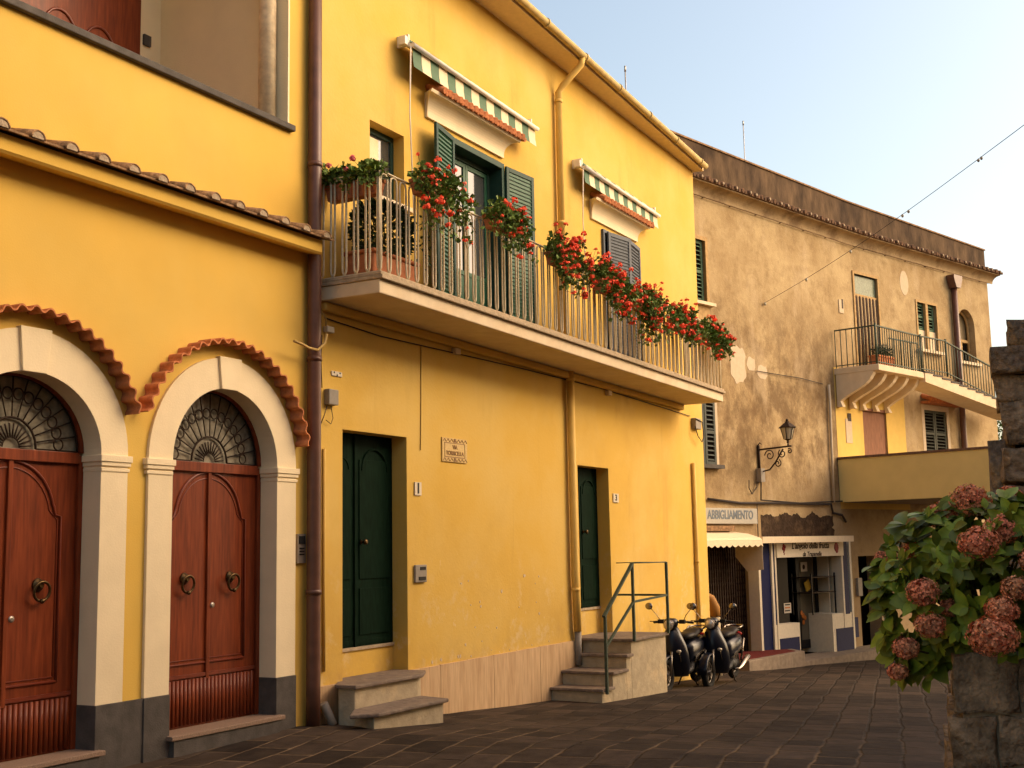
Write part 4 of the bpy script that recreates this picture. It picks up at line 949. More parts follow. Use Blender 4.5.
# windows
def frame_around(sg_, r, wdt, y0, y1, name, mt, parent, sill=True):
    m = MB(sg_.T); x0, x1, z0, z1 = r
    m.box(x0-wdt, x0, y0, y1, z0, z1); m.box(x1, x1+wdt, y0, y1, z0, z1); m.box(x0-wdt, x1+wdt, y0, y1, z1, z1+wdt)
    return m.build(name, mt, parent)
def shut2(sg_, r, mt, y=.02, name='shutter', gap=.01, frame=True):
    x0, x1, z0, z1 = r; mid = (x0+x1)/2; f = MB(sg_.T); l_ = MB(sg_.T)
    for a, b2 in ((x0+.005, mid-gap), (mid+gap, x1-.005)):
        s_ = .07; f.box(a, a+s_, y, y+.04, z0, z1); f.box(b2-s_, b2, y, y+.04, z0, z1)
        for z in (z0, (z0+z1)/2-.03, z1-s_): f.box(a+s_, b2-s_, y, y+.04, z, z+s_)
        for za, zb_ in ((z0+s_, (z0+z1)/2-.03), ((z0+z1)/2+.04, z1-s_)): louvres(l_, lambda x, yy, z, a=a: (a+s_+x, y+.02+yy, z), b2-a-2*s_, za, zb_, pitch=.085, depth=.05, slant=.022)
    o = f.build(name, mt, bld, bevel=.004); islands(l_, 'slats', mt, o, fix=False)
    d_ = MB(sg_.T); d_.box(x0, x1, y+.03, y+.05, z0+.01, z1-.01); d_.build('backing', M_dark, o); return o
shut2(A, w_left, M_oldgreen, .06); frame_around(A, w_left, .09, -.02, .1, 'window_frame', M_ochrewood, bld)
m = MB(A.T); m.box(w_left[0]-.1, w_left[1]+.16, -.14, .1, w_left[2]-.07, w_left[2]-.001); m.build('window_sill', M_slab, bld)
m = MB(A.T); m.box(w_left[0], w_left[1]+.05, -.03, .02, w_left[2]-.55, w_left[2]-.072); m.build('sill_panel', M_ochrewood, bld)
shut2(A, w_low, mat('grey_green_shutter', (.06, .07, .062), .6, var=.15), -.05)
frame_around(A, w_low, .14, -.006, .1, 'window_surround', M_patch, bld)
m = MB(A.T); m.box(w_low[0]-.1, w_low[1]+.12, -.16, .1, w_low[2]-.08, w_low[2]-.001); m.build('window_sill', M_basalt, bld)
frame_around(B, fd, .07, -.03, .15, 'door_frame', M_ochrewood, bld)
m = MB(B.T); m.box(fd[0], fd[1], .10, .12, fd[2], fd[3]); o = m.build('balcony_door', M_dark, bld)
m = MB(B.T); m.box(fd[0]+.02, fd[1]-.02, .05, .07, 7.95, fd[3]-.02); m.build('transom_glass', mat('green_transom', (.16, .19, .13), .3, var=.35, scale=9), o)
m = MB(B.T); m.box(fd[0], fd[1], .02, .08, 7.88, 7.95); m.build('transom_bar', M_ochrewood, o)
for par, mt in ((0, M_beadA), (1, M_beadB)):
    m = MB(B.T); n = 14
    for i in range(n):
        if i % 2 == par: x = fd[0]+(fd[1]-fd[0])*(i+.5)/n; m.tube([(x, .04, 5.95), (x+.01, .035, 6.9), (x, .04, 7.9)], .036, 6)
    m.build('curtain_strip', mt, o)
shut2(B, (wn[0], wn[1], 7.35, wn[3]), M_oldgreen, .08); frame_around(B, wn, .07, -.02, .12, 'window_frame', M_ochrewood, bld)
m = MB(B.T); m.box(wn[0], wn[1], .06, .08, wn[2], 7.35); m.build('window_panel', M_slab, bld)
m = MB(B.T); mid = (wn[0]+wn[1])/2; m.box(mid-.06, mid+.06, -.01, .07, wn[2], wn[3]); m.build('mullion', M_ochrewood, bld)
m = MB(B.T); m.box(wn[0]-.15, wn[1]+.15, -.14, .1, wn[2]-.08, wn[2]-.001); m.build('window_sill', M_slab, bld)
# arched window
ac = (aw[0]+aw[1])/2
m = MB(B.T); m.prism([(aw[0], aw[2]), (aw[1], aw[2])] + arc(ac, 7.72, .5, 0, 180, 16), .28, 'y', .26); o = m.build('arched_window', mat('arch_glass', (.20, .15, .08), .35, spec=.5), bld)
m = MB(B.T); m.tube([(aw[0]+.04, .2, aw[2])]+[(a, .2, c) for a, c in arc(ac, 7.72, .46, 180, 0, 16)]+[(aw[1]-.04, .2, aw[2])], .04, 6); m.box(aw[0], aw[1], .18, .25, 7.28, 7.36); m.box(ac-.04, ac+.04, .18, .25, aw[2], 7.3); m.build('window_bar', M_ochrewood, o)
m = MB(B.T); m.box(ac+.05, aw[1]-.1, .24, .255, aw[2]+.1, 7.26); m.build('dark_pane', M_dark, o)
m = MB(B.T); m.box(aw[0]-.15, aw[1]+.15, -.1, .1, aw[2]-.08, aw[2]-.001); m.build('window_sill', M_slab, bld)
# rain pipe with hopper
sx, szt = B.P(953, 285, .08)
pipe('rain_pipe', [B.w(sx, -.1, z) for z in (8.75, 6, 4, 2.9)], .085, M_brownpipe, bld)
m = MB(B.T); m.prism([(sx-.24, 9.08), (sx+.24, 9.08), (sx+.24, 8.98), (sx+.12, 8.72), (sx-.12, 8.72), (sx-.24, 8.98)], -.25, 'y', -.01); m.build('pipe_hopper', M_brownpipe, bld)
# lower level above the bridge
m = MB(A.T); xl = A.P(836, 420)[0]; m.box(xl, A.L, -.006, .01, 2.4, 5.9); m.build('yellow_wash', mat('yellow_wash', (.66, .45, .12), .9, var=.05, scale=2), bld)
m = MB(B.T); xr_ = B.P(905, 425)[0]; m.plate([(0, 2.4), (xr_, 2.4), (xr_, 5.75), (0, 5.75)], [rect(bd)], -.0065, .01); m.build('yellow_wash', MATS['yellow_wash'], bld)
m = MB(B.T); m.box(bd[0], bd[1], .04, .08, bd[2], bd[3]); o = m.build('wooden_door', M_oldwood, bld); m = MB(B.T); m.box(bd[0]-.03, bd[1]+.03, -.03, .03, bd[3], bd[3]+.07); m.build('door_lintel', M_oldwood, o)
o = shut2(B, wd2, mat('dark_olive_shutter', (.055, .06, .045), .6, var=.15), .03); frame_around(B, wd2, .14, -.006, .12, 'window_surround', M_patch, bld)
m = MB(B.T); t0, t1 = B.P(920.5, 403)[0], B.P(955, 403)[0]
for i in range(11): x = t0+(t1-t0)*(i+.5)/11; m.tube([(x, -.32, 5.36), (x, 0, 5.50)], .065, 8)
m.box(t0, t1, -.28, 0, 5.28, 5.335); m.build('window_hood', M_terra, bld)
q = R4(A, 845.5, 851.5, 419, 443); m = MB(A.T); m.box(q[0], q[1], -.02, -.007, q[2], q[3]); o = m.build('wall_plaque', M_patch, None); tag(o, 'tall pale plaque on the yellow wall left of the brown wooden door', 'plaque')
m = MB(A.T); m.box(q[0]+.12, q[1]-.02, -.026, -.0205, q[2]+.55, q[2]+.75); m.build('slot', M_iron, o)
q = R4(B, 861.5-.0, 863, 449, 453)
# fresh plaster patches, oval, number tile
def blob(cx_, cz_, rx, rz, seed, n=44):
    random.seed(seed); return [(cx_+rx*(1+.28*noise.noise(Vector((2*math.cos(6.283*k/n), 2*math.sin(6.283*k/n), seed*7.3))))*math.copysign(abs(math.cos(6.283*k/n))**.7, math.cos(6.283*k/n)), cz_+rz*(1+.28*noise.noise(Vector((2*math.cos(6.283*k/n), 2*math.sin(6.283*k/n), seed*3.1+5))))*math.copysign(abs(math.sin(6.283*k/n))**.7, math.sin(6.283*k/n))) for k in range(n)]
for (px, py, w_, h_, sd) in ((738, 364, .30, .40, 1), (751, 364, .16, .15, 2), (762, 372, .20, .15, 3)):
    s_, z_ = A.P(px, py); m = MB(A.T); m.prism(blob(s_, z_, w_, h_, sd), .01, 'y', -.006); m.build('plaster_patch', M_patch, bld)
s_, z_ = B.P(904, 283); m = MB(B.T); m.prism([(s_+.22*math.cos(t*.35), z_+.34*math.sin(t*.35)) for t in range(18)], .01, 'y', -.006); m.build('plaster_patch', M_patch, bld)
q = R4(A, 838.5, 843, 300, 313); m = MB(A.T); m.box(q[0], q[1], -.02, 0, q[2], q[3]); o = m.build('house_number', M_patch); tag(o, 'pale number tile left of the balcony door with the strip curtain', 'house number')
m = MB(A.T); m.box(q[0]+.13, q[1]-.03, -.026, -.0205, q[2]+.12, q[2]+.36); m.build('number_mark', M_iron, o)
# rough dark patch over the shops
s0, s1 = A.P(761, 524)[0], A.P(833, 524)[0]; random.seed(5)
zt_, zb_ = A.P(795, 515)[1], A.P(795, 533)[1]
poly = [(s0+(s1-s0)*i/60, zt_+.16*noise.noise(Vector((i*.13, 3, 1)))+.05*noise.noise(Vector((i*.7, 3, 1)))) for i in range(61)] + [(s1+.10*noise.noise(Vector((i*.9, 1, 2))), zt_-.06*i-.05) for i in range(6)] + [(s1, zb_-.1), (s0, zb_-.1)]
m = MB(A.T); m.prism(poly, .01, 'y', -.006); m.build('crumbled_patch', M_darkpatch, bld)
# balcony with corbels
zs = 5.70
bpoly = [(30.08, 7.50), (29.83, 6.35), (32.22, 5.70), (32.58, 6.75), (31.22, 7.19)]
m = MB(); m.prism(bpoly, zs+.155, 'z', zs); bal = m.build('balcony', M_slab, bld, bevel=.015)
cfront0, cfront1 = Vector((29.83, 6.35, 0)), Vector((32.22, 5.70, 0)); cw0, cw1 = Vector((30.10, 7.46, 0)), Vector((32.5, 6.76, 0))
for i in range(5):
    t = (i+.12)/4.3; a, b2 = cw0.lerp(cw1, t), cfront0.lerp(cfront1, t)
    if t > .47: a = Vector((a.x, P2.y+(a.x-P2.x)*(B.t.y/B.t.x)-.01, 0)) if a.x > P2.x else a
    dr_ = (b2-a).normalized(); sd = Vector((-dr_.y, dr_.x, 0))*.075; LL = (b2-a).length*.86
    prof = [(0, 0), (LL, 0), (LL, -.06)]+[(LL*(1-k/8)+.09*math.sin(k/8*math.pi*2)*.6, -.06-.66*(k/8)**.8) for k in range(1, 8)]+[(.14, -.80), (0, -.80)]
    m = MB(); F0 = [m.v(a+dr_*u+sd+Vector((0, 0, zs+v))) for u, v in prof]; F1 = [m.v(a+dr_*u-sd+Vector((0, 0, zs+v))) for u, v in prof]
    m.bm.faces.new(F0); m.bm.faces.new(F1[::-1])
    for k in range(len(prof)): k2 = (k+1) % len(prof); m.bm.faces.new((F0[k], F1[k], F1[k2], F0[k2]))
    m.build('corbel', M_slab, bal)
def bars(m, a, b2, n, zl, zh, r=.012):
    for i in range(n+1): p = Vector(a).lerp(Vector(b2), i/n); m.tube([(p.x, p.y, p.z+zl), (p.x, p.y, p.z+zh)], r, 5)
    a, b2 = Vector(a), Vector(b2); m.bar(a+Z*zh, b2+Z*zh, .045, .03); m.bar(a+Z*(zl+.06), b2+Z*(zl+.06), .03, .02)
zb5 = zs+.16
c0 = Vector((29.90, 6.40, zb5)); c1 = Vector((32.22, 5.78, zb5)); cw = Vector((30.12, 7.44, zb5))
m = MB(); bars(m, cw, c0, 7, 0, .95); bars(m, c0, c1, 20, 0, .95)
for p in (c0, c1): m.tube([p, p+Z*1.0], .03, 6)
m.build('balcony_rail', M_railgreen, bal)
# outside stair going down to the right along the wall
bt, bn = B.t, B.n
pl_ = B.a - B.n*1.12; s0_ = (Vector((32.3, 5.7, 0))-pl_).dot(bt)
def SP(px, py): q = hit(px, py, pl_, bn); return (q-pl_).dot(bt), q.z
sa = SP(925, 372); sb = SP(1000, 401)
ns = 9; ds = (sb[0]-sa[0])/ns; dz = -(sa[1]-sb[1])/ns
TS = Matrix(((bt.x, bn.x, 0, pl_.x), (bt.y, bn.y, 0, pl_.y), (0, 0, 1, 0), (0, 0, 0, 1)))
sa = (sa[0], zb5-.01)
prof = [(sa[0], sa[1]-.35)]; prof = [(sa[0]-.02, sa[1]-.28)]; top = []
for i in range(ns+3): top += [(sa[0]+ds*i, sa[1]+dz*i), (sa[0]+ds*(i+1), sa[1]+dz*i)]
poly = [(sa[0], sa[1])] + top[1:] + [(sa[0]+ds*(ns+3), sa[1]+dz*(ns+3)-.24), (sa[0], sa[1]-.24)]
m = MB(TS); m.prism(poly, .72, 'y', 0); stp = m.build('outside_stair', M_slab, bld)
m = MB(TS)
for i in range(ns+3): m.box(sa[0]+ds*i-.03, sa[0]+ds*(i+1)-.001, -.02, .74, sa[1]+dz*i+.002, sa[1]+dz*i+.04)
islands(m, 'stair_tread', M_basalt, stp, gap=.001)
m = MB(TS); e0 = Vector((sa[0]+.35, .05, sa[1])); e1 = Vector((sa[0]+ds*(ns+2), .05, sa[1]+dz*(ns+1.7)))
def barsT(a, b2, n, zl, zh):
    a, b2 = Vector(a), Vector(b2)
    for i in range(n+1): p = a.lerp(b2, i/n); m.tube([p+Z*zl, p+Z*zh], .012, 5)
    m.bar(a+Z*zh, b2+Z*zh, .045, .03); m.bar(a+Z*(zl+.1), b2+Z*(zl+.1), .03, .02)
flat = Vector((sa[0]+1.25, .05, sa[1])); barsT(Vector((sa[0]-.1, .05, sa[1])), flat, 10, 0, .95); barsT(flat, e1+Vector((0, 0, -.1)), 24, 0, .93); 
for p in (flat, e1): m.tube([p, p+Z*1.0], .03, 6)
barsT(Vector((sa[0]-.5, .66, sa[1]-.02)), Vector((sa[0]+.9, .66, sa[1]-.02)), 8, 0, .95)
islands(m, 'stair_rail', M_railgreen, stp)
# window box on the small balcony
random.seed(31); pb = B.a.lerp(cfront0, .0)
bx = Vector((30.55, 6.42, zb5))
t = thing('planter_box', 'orange-red planter box with a pale frilly plant on the small far balcony', 'planter', bx); T = Matrix.Translation(bx) @ Matrix.Rotation(math.atan2(A.t.y, A.t.x), 4, 'Z')
m = MB(T); m.box(-.42, .42, -.12, .12, 0, .22); m.box(-.44, .44, -.14, .14, .221, .26); m.build('trough', M_terra, t)
m = MB(T)
for i in range(260): leaf_quad(m, Vector((random.uniform(-.33, .4), random.gauss(0, .06), .26+random.uniform(0, .2))), rv()+Z*.8, .08, rv(), .4)
m.build('leaves', M_leafdk, t, fix=False); m = MB(T)
for i in range(160): leaf_quad(m, Vector((random.uniform(-.2, .35), random.gauss(0, .06), .40+random.uniform(0, .14))), rv()+Z, .06, rv(), .4)
m.build('blossoms', mat('pale_flower', (.42, .38, .26), .8), t, fix=False)
# pipes and cables of the stained wall
m = MB(); m.tube([A.w(*((lambda q: (q[0], -.06, q[1]))(A.P(px, py)))) for px, py in ((826.5, 385), (827.5, 400), (829.5, 450), (831.5, 503))], .035, 6); m.build('white_pipe', mat('old_white_pipe', (.5, .42, .30), .7), bld)
def acable(pxs, label, off=.05, r=.02): cable([A.w(*((lambda q: (q[0], -off, q[1]))(A.P(px, py, off)))) for px, py in pxs], r, M_cable, label)
acable([(708, 499), (740, 503), (780, 503), (815, 504), (831, 504), (833, 513), (842, 515), (846, 522)], 'dark cable bundle running over the two shop fronts', .05, .03)
acable([(761, 472), (761, 500), (800, 503), (845, 501)], 'dark cable from the street lamp box down and along the wall', .07, .018)
acable([(749, 480), (749, 488), (752, 494), (757, 487), (757, 481)], 'looped wire below the street lamp box', .05, .012)
acable([(757, 371), (775, 374), (800, 378), (823, 384)], 'dark slanting cable on the stained wall level with the balcony', .04, .009)
acable([(757, 504), (758, 533), (759, 560)], 'thin vertical cable between the two shop fronts', .04, .012)
# ---- street lamp
s_, z_ = A.P(757.5, 450); bp_ = A.w(s_, -.01, z_)
lamp = thing('street_lamp', 'wrought iron lantern on a scrolled wall bracket above the shops', 'street lamp', bp_)
def arm_len(pxt):
    lo, hi = .2, 3
    for _ in range(40):
        mid_ = (lo+hi)/2; q = A.w(s_, -mid_, z_)-CAM; px = 512+PXF*q.dot(rt)/q.dot(fw)
        if px < pxt: lo = mid_
        else: hi = mid_
    return lo
AL = arm_len(789)
T = Matrix.Translation(bp_) @ A.T.to_3x3().to_4x4()
T = Matrix.Translation(bp_) @ Matrix.Rotation(math.atan2(A.t.y, A.t.x), 4, 'Z')
m = MB(T); m.tube([(0, -.02, .10), (0, -.02, -.58)], .03, 8); m.bar((0, 0, .0), (0, -AL-.05, .03), .035, .035)
m.tube([(0, -.03, -.50), (0, -AL*.35, -.46), (0, -AL*.55, -.3), (0, -AL*.8, -.02)], .018, 6)
def scroll(cy_, cz_, r, turns, s0=0, sg=1):
    pts = []
    for i in range(26): a = s0+sg*i/25*turns*6.283; rr = r*(1-i/32); pts.append((0, cy_+rr*math.cos(a), cz_+rr*math.sin(a)))
    m.tube(pts, .013, 5)
scroll(-.30, -.14, .13, 1.4); scroll(-.62, -.12, .10, 1.4, 1, -1); scroll(-.5, -.33, .09, 1.3, 2); scroll(-AL, -.08, .06, 1.2, 1); m.tube([(0, 0, .1), (0, -.06, .16), (0, -.1, .12)], .012, 5)
m.build('bracket', M_iron, lamp)
LS = T @ Matrix.Translation((0, -AL+.03, .04)) @ Matrix.Diagonal((.82, .82, .60, 1)); m = MB(LS); cy_ = 0; zz = 0
m.lathe([(.03, zz), (.02, zz+.1), (.045, zz+.14), (.02, zz+.18), (.10, zz+.24)], (0, cy_, 0), n=6, smooth=False)
hb, ht, wb, wt = zz+.24, zz+.66, .105, .19
for i in range(6):
    a = math.pi/3*i+.3; m.tube([(wb*math.cos(a), cy_+wb*math.sin(a), hb), (wt*math.cos(a), cy_+wt*math.sin(a), ht)], .012, 5)
m.lathe([(wt+.05, ht-.005), (wt+.055, ht+.015), (.10, ht+.17), (.06, ht+.19), (.06, ht+.23), (.03, ht+.25), (.045, ht+.29), (.008, ht+.34)], (0, cy_, 0), n=6, smooth=False)
m.build('lantern', M_iron, lamp)
m = MB(LS); m.lathe([(wb-.004, hb+.005), (wt-.008, ht-.008)], (0, cy_, 0), n=12, smooth=False); m.build('lantern_glass', M_lampglass, lamp)
m = MB(T); m.box(-.10, .06, -.12, -.0, -.72, -.42); m.build('lamp_box', M_grey, lamp)
# ---- clothes shop
o = thing('shop_sign', 'long pale sign board reading ABBIGLIAMENTO above the cream awning', 'sign', A.w(3.2, -.05, 2.2))
q = (2.0, A.P(757.5, 516, .09)[0], A.P(735, 524)[1], A.P(735, 508.5)[1]); m = MB(A.T); m.box(q[0], q[1], -.09, -.007, q[2], q[3]); m.build('board', M_signgrey, o, bevel=.01)
tb = A.P(754.5, 516, .09)[0]; ta = A.P(706.0, 516, .09)[0]
text_mesh('ABBIGLIAMENTO', .26, Matrix.Translation(A.w((ta+tb)/2, -.094, (q[2]+q[3])/2+.02)) @ Matrix.Rotation(math.atan2(A.t.y, A.t.x), 4, 'Z') @ Matrix.Rotation(R(90), 4, 'X'), 'lettering', M_signletter, o, font_scale_x=(tb-ta)/2.12)
o = thing('shop_awning', 'cream scalloped shop awning over the folding gate', 'awning', A.w(3.2, -.3, 1.8))
x0 = .6; x1 = A.P(763, 560, .7)[0]; m = MB(A.T)
zt0 = A.P(735, 534, .35)[1]-.06; zv = A.P(735, 540.5, .7)[1]
rows = [(-.01, zt0+.10), (-.35, zt0+.06), (-.65, zv+.05), (-.70, zv)]
n = 72
for (y0, z0), (y1, z1) in zip(rows, rows[1:]): m.face([(x0, y0, z0), (x1, y0, z0), (x1, y1, z1), (x0, y1, z1)])
for i in range(n):
    xa, xb = x0+(x1-x0)*i/n, x0+(x1-x0)*(i+1)/n; sc_ = lambda x: .09+.05*abs(math.sin((x-x0)*math.pi/.21))
    m.face([(xa, -.70, zv), (xb, -.70, zv), (xb, -.71, zv-sc_(xb)), (xa, -.71, zv-sc_(xa))])
m.face([(x1, -.01, zt0+.10), (x1, -.35, zt0+.06), (x1, -.65, zv+.05), (x1, -.70, zv), (x1, -.70, zv-.62), (x1, -.30, zv-.66), (x1, -.02, zv-.35)])
m.build('canopy', M_awncream, o, solid=.006, fix=False)
m = MB(A.T); m.box(1.9, x1-.15, -.14, -.007, zt0+.13, zt0+.24); m.build('roller_box', M_terra_old, o)
m = MB(A.T); x0, x1, z0, z1 = gate; nb = 22
for i in range(nb+1):
    x = x0+.02+(x1-x0-.04)*i/nb; m.box(x-.014, x+.014, .10, .13, G(26)+.25, z1)
    if i < nb:
        xn = x+(x1-x0-.04)/nb
        for zk in range(7): z = -.45+zk*.28; m.bar((x, .115, z), (xn, .118, z+.14), .012, .006); m.bar((x, .115, z+.28), (xn, .118, z+.14), .012, .006)
ga = m.build('folding_gate', M_gate, bld)
m = MB(A.T); m.box(x0, x1, .5, .52, -1, z1); m.build('dark_shop', M_dark, ga)
m = MB(A.T); q = A.P(757, 600)[0]; m.box(x1+.002, q-.1, -.01, .1, -1.0, z1); q2 = A.P(758.5, 600, .05)[0]; q3 = A.P(762.5, 600, .05)[0]; m.box(q2, q3, -.06, .0, -.9, 1.3); islands(m, 'shop_pillar', M_slab, bld)
# ---- fruit shop front
TF = A.T; OFF = .28
sh = thing('fruit_shop', 'white and blue fruit shop front with recessed glass door', 'shop', A.w(6, -.2, -1.0))
def FX(px, py=600): return A.P(px, py, OFF)[0]
def FZ(px, py): return A.P(px, py, OFF)[1]
zbase = -.86
xw0, xb0, xf0, xs0, xs1, xf1 = FX(761), FX(773), FX(777), FX(778), FX(845), FX(853.5)
ztop = FZ(812, 541); zsb = FZ(812, 556.5)
m = MB(TF); m.box(xw0, FX(773.2), -OFF+.04, -.007, zbase-.1, ztop); m.build('blue_panel', M_shopblue, sh)
m = MB(TF); 
for a, b2 in ((FX(773.2), FX(775)), (FX(776.6), FX(778)), (FX(851.8), FX(853.6)), (FX(843.6), FX(845))): m.box(a, b2, -OFF, -.007, zbase-.05, ztop)
m.box(FX(760), FX(762), -OFF+.0, -.007, zbase-.1, ztop); islands(m, 'white_post', M_shopwhite, sh, gap=.005)
m = MB(TF); m.box(FX(775), FX(776.6), -OFF+.01, -.008, FZ(776, 625), ztop); m.box(FX(845), FX(850), -OFF+.01, -.008, FZ(847, 614), ztop); islands(m, 'blue_post', M_shopblue, sh)
m = MB(TF); m.box(FX(778), FX(845), -OFF-.03, -OFF+.06, zsb, ztop); fas = m.build('sign_fascia', M_shopwhite, sh)
ca, cb_ = A.P(761.5, 537, .5)[0], A.P(852.5, 537, .5)[0]; m = MB(TF); m.box(ca, cb_, -.50, .0-.007, ztop+.002, ztop+.08); m.box(ca, cb_, -.53, -.501, ztop-.03, ztop+.11); m.build('flat_canopy', M_awncream, sh)
TR = Matrix.Rotation(math.atan2(A.t.y, A.t.x), 4, 'Z') @ Matrix.Rotation(R(90), 4, 'X')
sc = (FX(833)-FX(790))
text_mesh("L'angolo della frutta", .20, Matrix.Translation(A.w((FX(833)+FX(790))/2, -OFF-.034, (zsb+ztop)/2+.07)) @ TR, 'lettering', M_iron, fas, font_scale_x=sc/1.83, shear=.3)
text_mesh("da Trapanella", .145, Matrix.Translation(A.w((FX(823)+FX(803))/2, -OFF-.034, (zsb+ztop)/2-.12)) @ TR, 'lettering', M_iron, fas, font_scale_x=(FX(824)-FX(803))/.87, shear=.3)
fx, fz = FX(785), (zsb+ztop)/2
m = MB(TF)
for dx, dz_, r_ in ((0, .08, .05), (.05, .06, .045), (-.03, .02, .045), (.02, .0, .04), (0, -.05, .03), (.01, -.10, .022)): m.lathe([(r_, 0), (r_*.6, .008)], (fx+dx, -OFF-.03, fz+dz_+.0), (0, -1, 0), 10)
fx = FX(838); m.lathe([(.11, 0), (.09, .01)], (fx, -OFF-.03, fz+.02), (0, -1, 0), 14); m.lathe([(.06, 0), (.05, .01)], (fx+.01, -OFF-.032, fz-.06), (0, -1, 0), 10)
islands(m, 'fruit_emblem', mat('fruit_red', (.24, .015, .02), .6, var=.2, scale=10), fas)
# front low panels
xp0, xp1, xq0, xq1 = FX(775), FX(799), FX(832), FX(853.4)
zp = FZ(787, 624); zq = FZ(842, 613)
m = MB(TF); m.box(xp0, xp1, -OFF+.012, -OFF+.06, zbase-.1, zp); m.box(xq0, xq1, -OFF+.012, -OFF+.06, zbase-.1, zq)
m.box(xp1-.04, xp1, -OFF+.061, .6, zbase-.1, zp); m.box(xq0, xq0+.04, -OFF+.061, .6, zbase-.1, zq)
m.box(xp0, xp1-.041, -OFF+.061, .6, zp-.04, zp); m.box(xq0+.041, xq1, -OFF+.061, .6, zq-.04, zq); islands(m, 'low_panel', M_shopwhite, sh)
m = MB(TF); m.box(FX(778.4), FX(797.8), -OFF-.002, -OFF+.011, zbase-.08, FZ(788, 638)); m.box(FX(835), FX(852), -OFF-.002, -OFF+.011, zbase-.08, FZ(843, 628)); islands(m, 'blue_panel', M_shopblue, sh)
# interior: left window glass, door, right show case
m = MB(TF); m.box(FX(778)+.01, xp1, -.02, -.01, zp+.002, zsb); m.build('show_window', M_shopglass, sh)
m = MB(TF); xr0, xr1 = A.P(816.5, 600, -.40)[0], FX(845); m.box(xr0, xr1+.4, .62, .66, zbase, zsb+.3); m.box(xr1, xr1+.05, -.1, .62, zbase, zsb+.3); m.box(xr0-.0, xr0+.04, .05, .61, zbase, zsb+.3); m.box(xr0+.05, xr1-.01, -.15, .6, zsb+.302, zsb+.33); m.build('show_case', M_shopwhite, sh)
m = MB(TF); m.box(FX(775), xr0, .82, .86, zbase, zsb+.3); m.build('dark_interior', M_dark, sh)
m = MB(TF); a, b2 = A.P(800.5, 600, -.34)[0], xr0-.002; yd = .34
m.box(a-.14, a-.001, yd, yd+.05, zbase, zsb+.3); m.box(b2-.14, b2-.001, yd, yd+.05, zbase, zsb+.3); m.box(a, b2-.14, yd, yd+.05, zbase, zbase+.2); door = m.build('glass_door', M_black, sh)
m = MB(TF); m.box(a, b2-.14, yd+.02, yd+.03, zbase+.2, zsb+.3); m.build('door_glass', M_doorglass, door)
def P5(px, py, off): return A.P(px, py, off)
def sticker(name, l, r, t, b, off, mt, label=None, par=None):
    x0, x1 = P5(l, (t+b)/2, off)[0], P5(r, (t+b)/2, off)[0]; z0, z1 = P5((l+r)/2, b, off)[1], P5((l+r)/2, t, off)[1]
    m = MB(TF); m.box(x0, x1, -off-.004, -off, z0, z1); return m.build(name, mt, par)
o = sticker('paper_notice', 800.5, 807, 562, 571.5, -.335, M_paper); tag(o, 'small pale picture notice at the top of the shop door', 'notice')
x_, z_ = P5(803.7, 567, -.33); m = MB(TF); m.lathe([(.06, 0), (.05, .004)], (x_, .329, z_), (0, -1, 0), 10); m.build('printed_mark', M_iron, o)
o = sticker('price_notice', 784, 791, 603, 613, .03, M_paper); tag(o, 'white paper notice with red lines in the left shop window', 'notice')
for k, mt in ((0, M_black), (1, M_orange), (2, M_black)):
    s1_ = sticker('printed_line', 785, 790, 604+k*3, 605.3+k*3, .036, mt, par=o)
x_, z_ = P5(807, 585.5, -.30); m = MB(TF @ Matrix.Translation((x_, .30, z_)) @ Matrix.Rotation(R(-25), 4, 'Y')); m.box(-.11, .11, -.02, 0, -.12, .12); tag(m.build('yellow_note', M_yelpaper), 'tilted yellow card hanging inside the shop door', 'card')
m = MB(TF); x_, z_ = P5(804, 618, -.31)
for dx, dz_, r_ in ((-.07, .12, .06), (.0, .05, .07), (.08, .0, .06), (.0, -.1, .06)): m.lathe([(r_, 0), (r_*.8, .006)], (x_+dx, .325, z_+dz_), (0, -1, 0), 10)
tag(m.build('door_sticker', M_orange), 'orange sticker low on the grey shop door', 'sticker')
# metal rack in the show case
rk = thing('display_rack', 'empty black two-shelf metal rack in the white show case', 'rack', A.w(FX(830), .2, zq))
m = MB(TF); xa, xb = FX(818.5), FX(841.5); ya, yb_ = -.12, .40; zt2 = FZ(830, 573)
for x in (xa, xb):
    for y in (ya, yb_): m.box(x-.014, x+.014, y-.014, y+.014, zq, zt2)
islands(m, 'frame', M_black, rk)
for z in (zt2-.10, (zq+zt2)/2+.02): m = MB(TF); m.box(xa-.02, xb+.02, ya-.02, yb_+.02, z, z+.02); m.build('shelf', M_iron, rk)
# curb and red-carpet step
m = MB(); 
outer = [WZ(716, 677, -1.0), WZ(760, 673.5, -1.12), WZ(820, 669, -1.22), WZ(889, 660, -1.28)]
inner = [A.w(2.0, 0.0, 0), A.w(4.5, .0, 0), A.w(8.9, .0, 0), B.w(2.5, 0, 0)]
for i, (a, b2) in enumerate(zip(outer, inner)): pass
def strip(o_, i_, zt__, zb__, name, mt, **k):
    m = MB(); n = len(o_)
    ot = [m.v((p.x, p.y, zt__)) for p in o_]; it = [m.v((p.x, p.y, zt__)) for p in i_]; ob = [m.v((p.x, p.y, zb__)) for p in o_]
    for i in range(n-1): m.bm.faces.new((ot[i], ot[i+1], it[i+1], it[i])); m.bm.faces.new((ot[i], ob[i], ob[i+1], ot[i+1]))
    m.bm.faces.new((ot[-1], it[-1], ob[-1])); m.bm.faces.new((ot[0], ob[0], it[0]))
    return m.build(name, mt, None, **k)
ct = [A.w(x, -y, 0) for x, y in ((1.9, .95), (4.3, .95), (6.5, .85), (8.9, .75))] + [B.w(.8, -.7, 0), B.w(4, -.7, 0)]
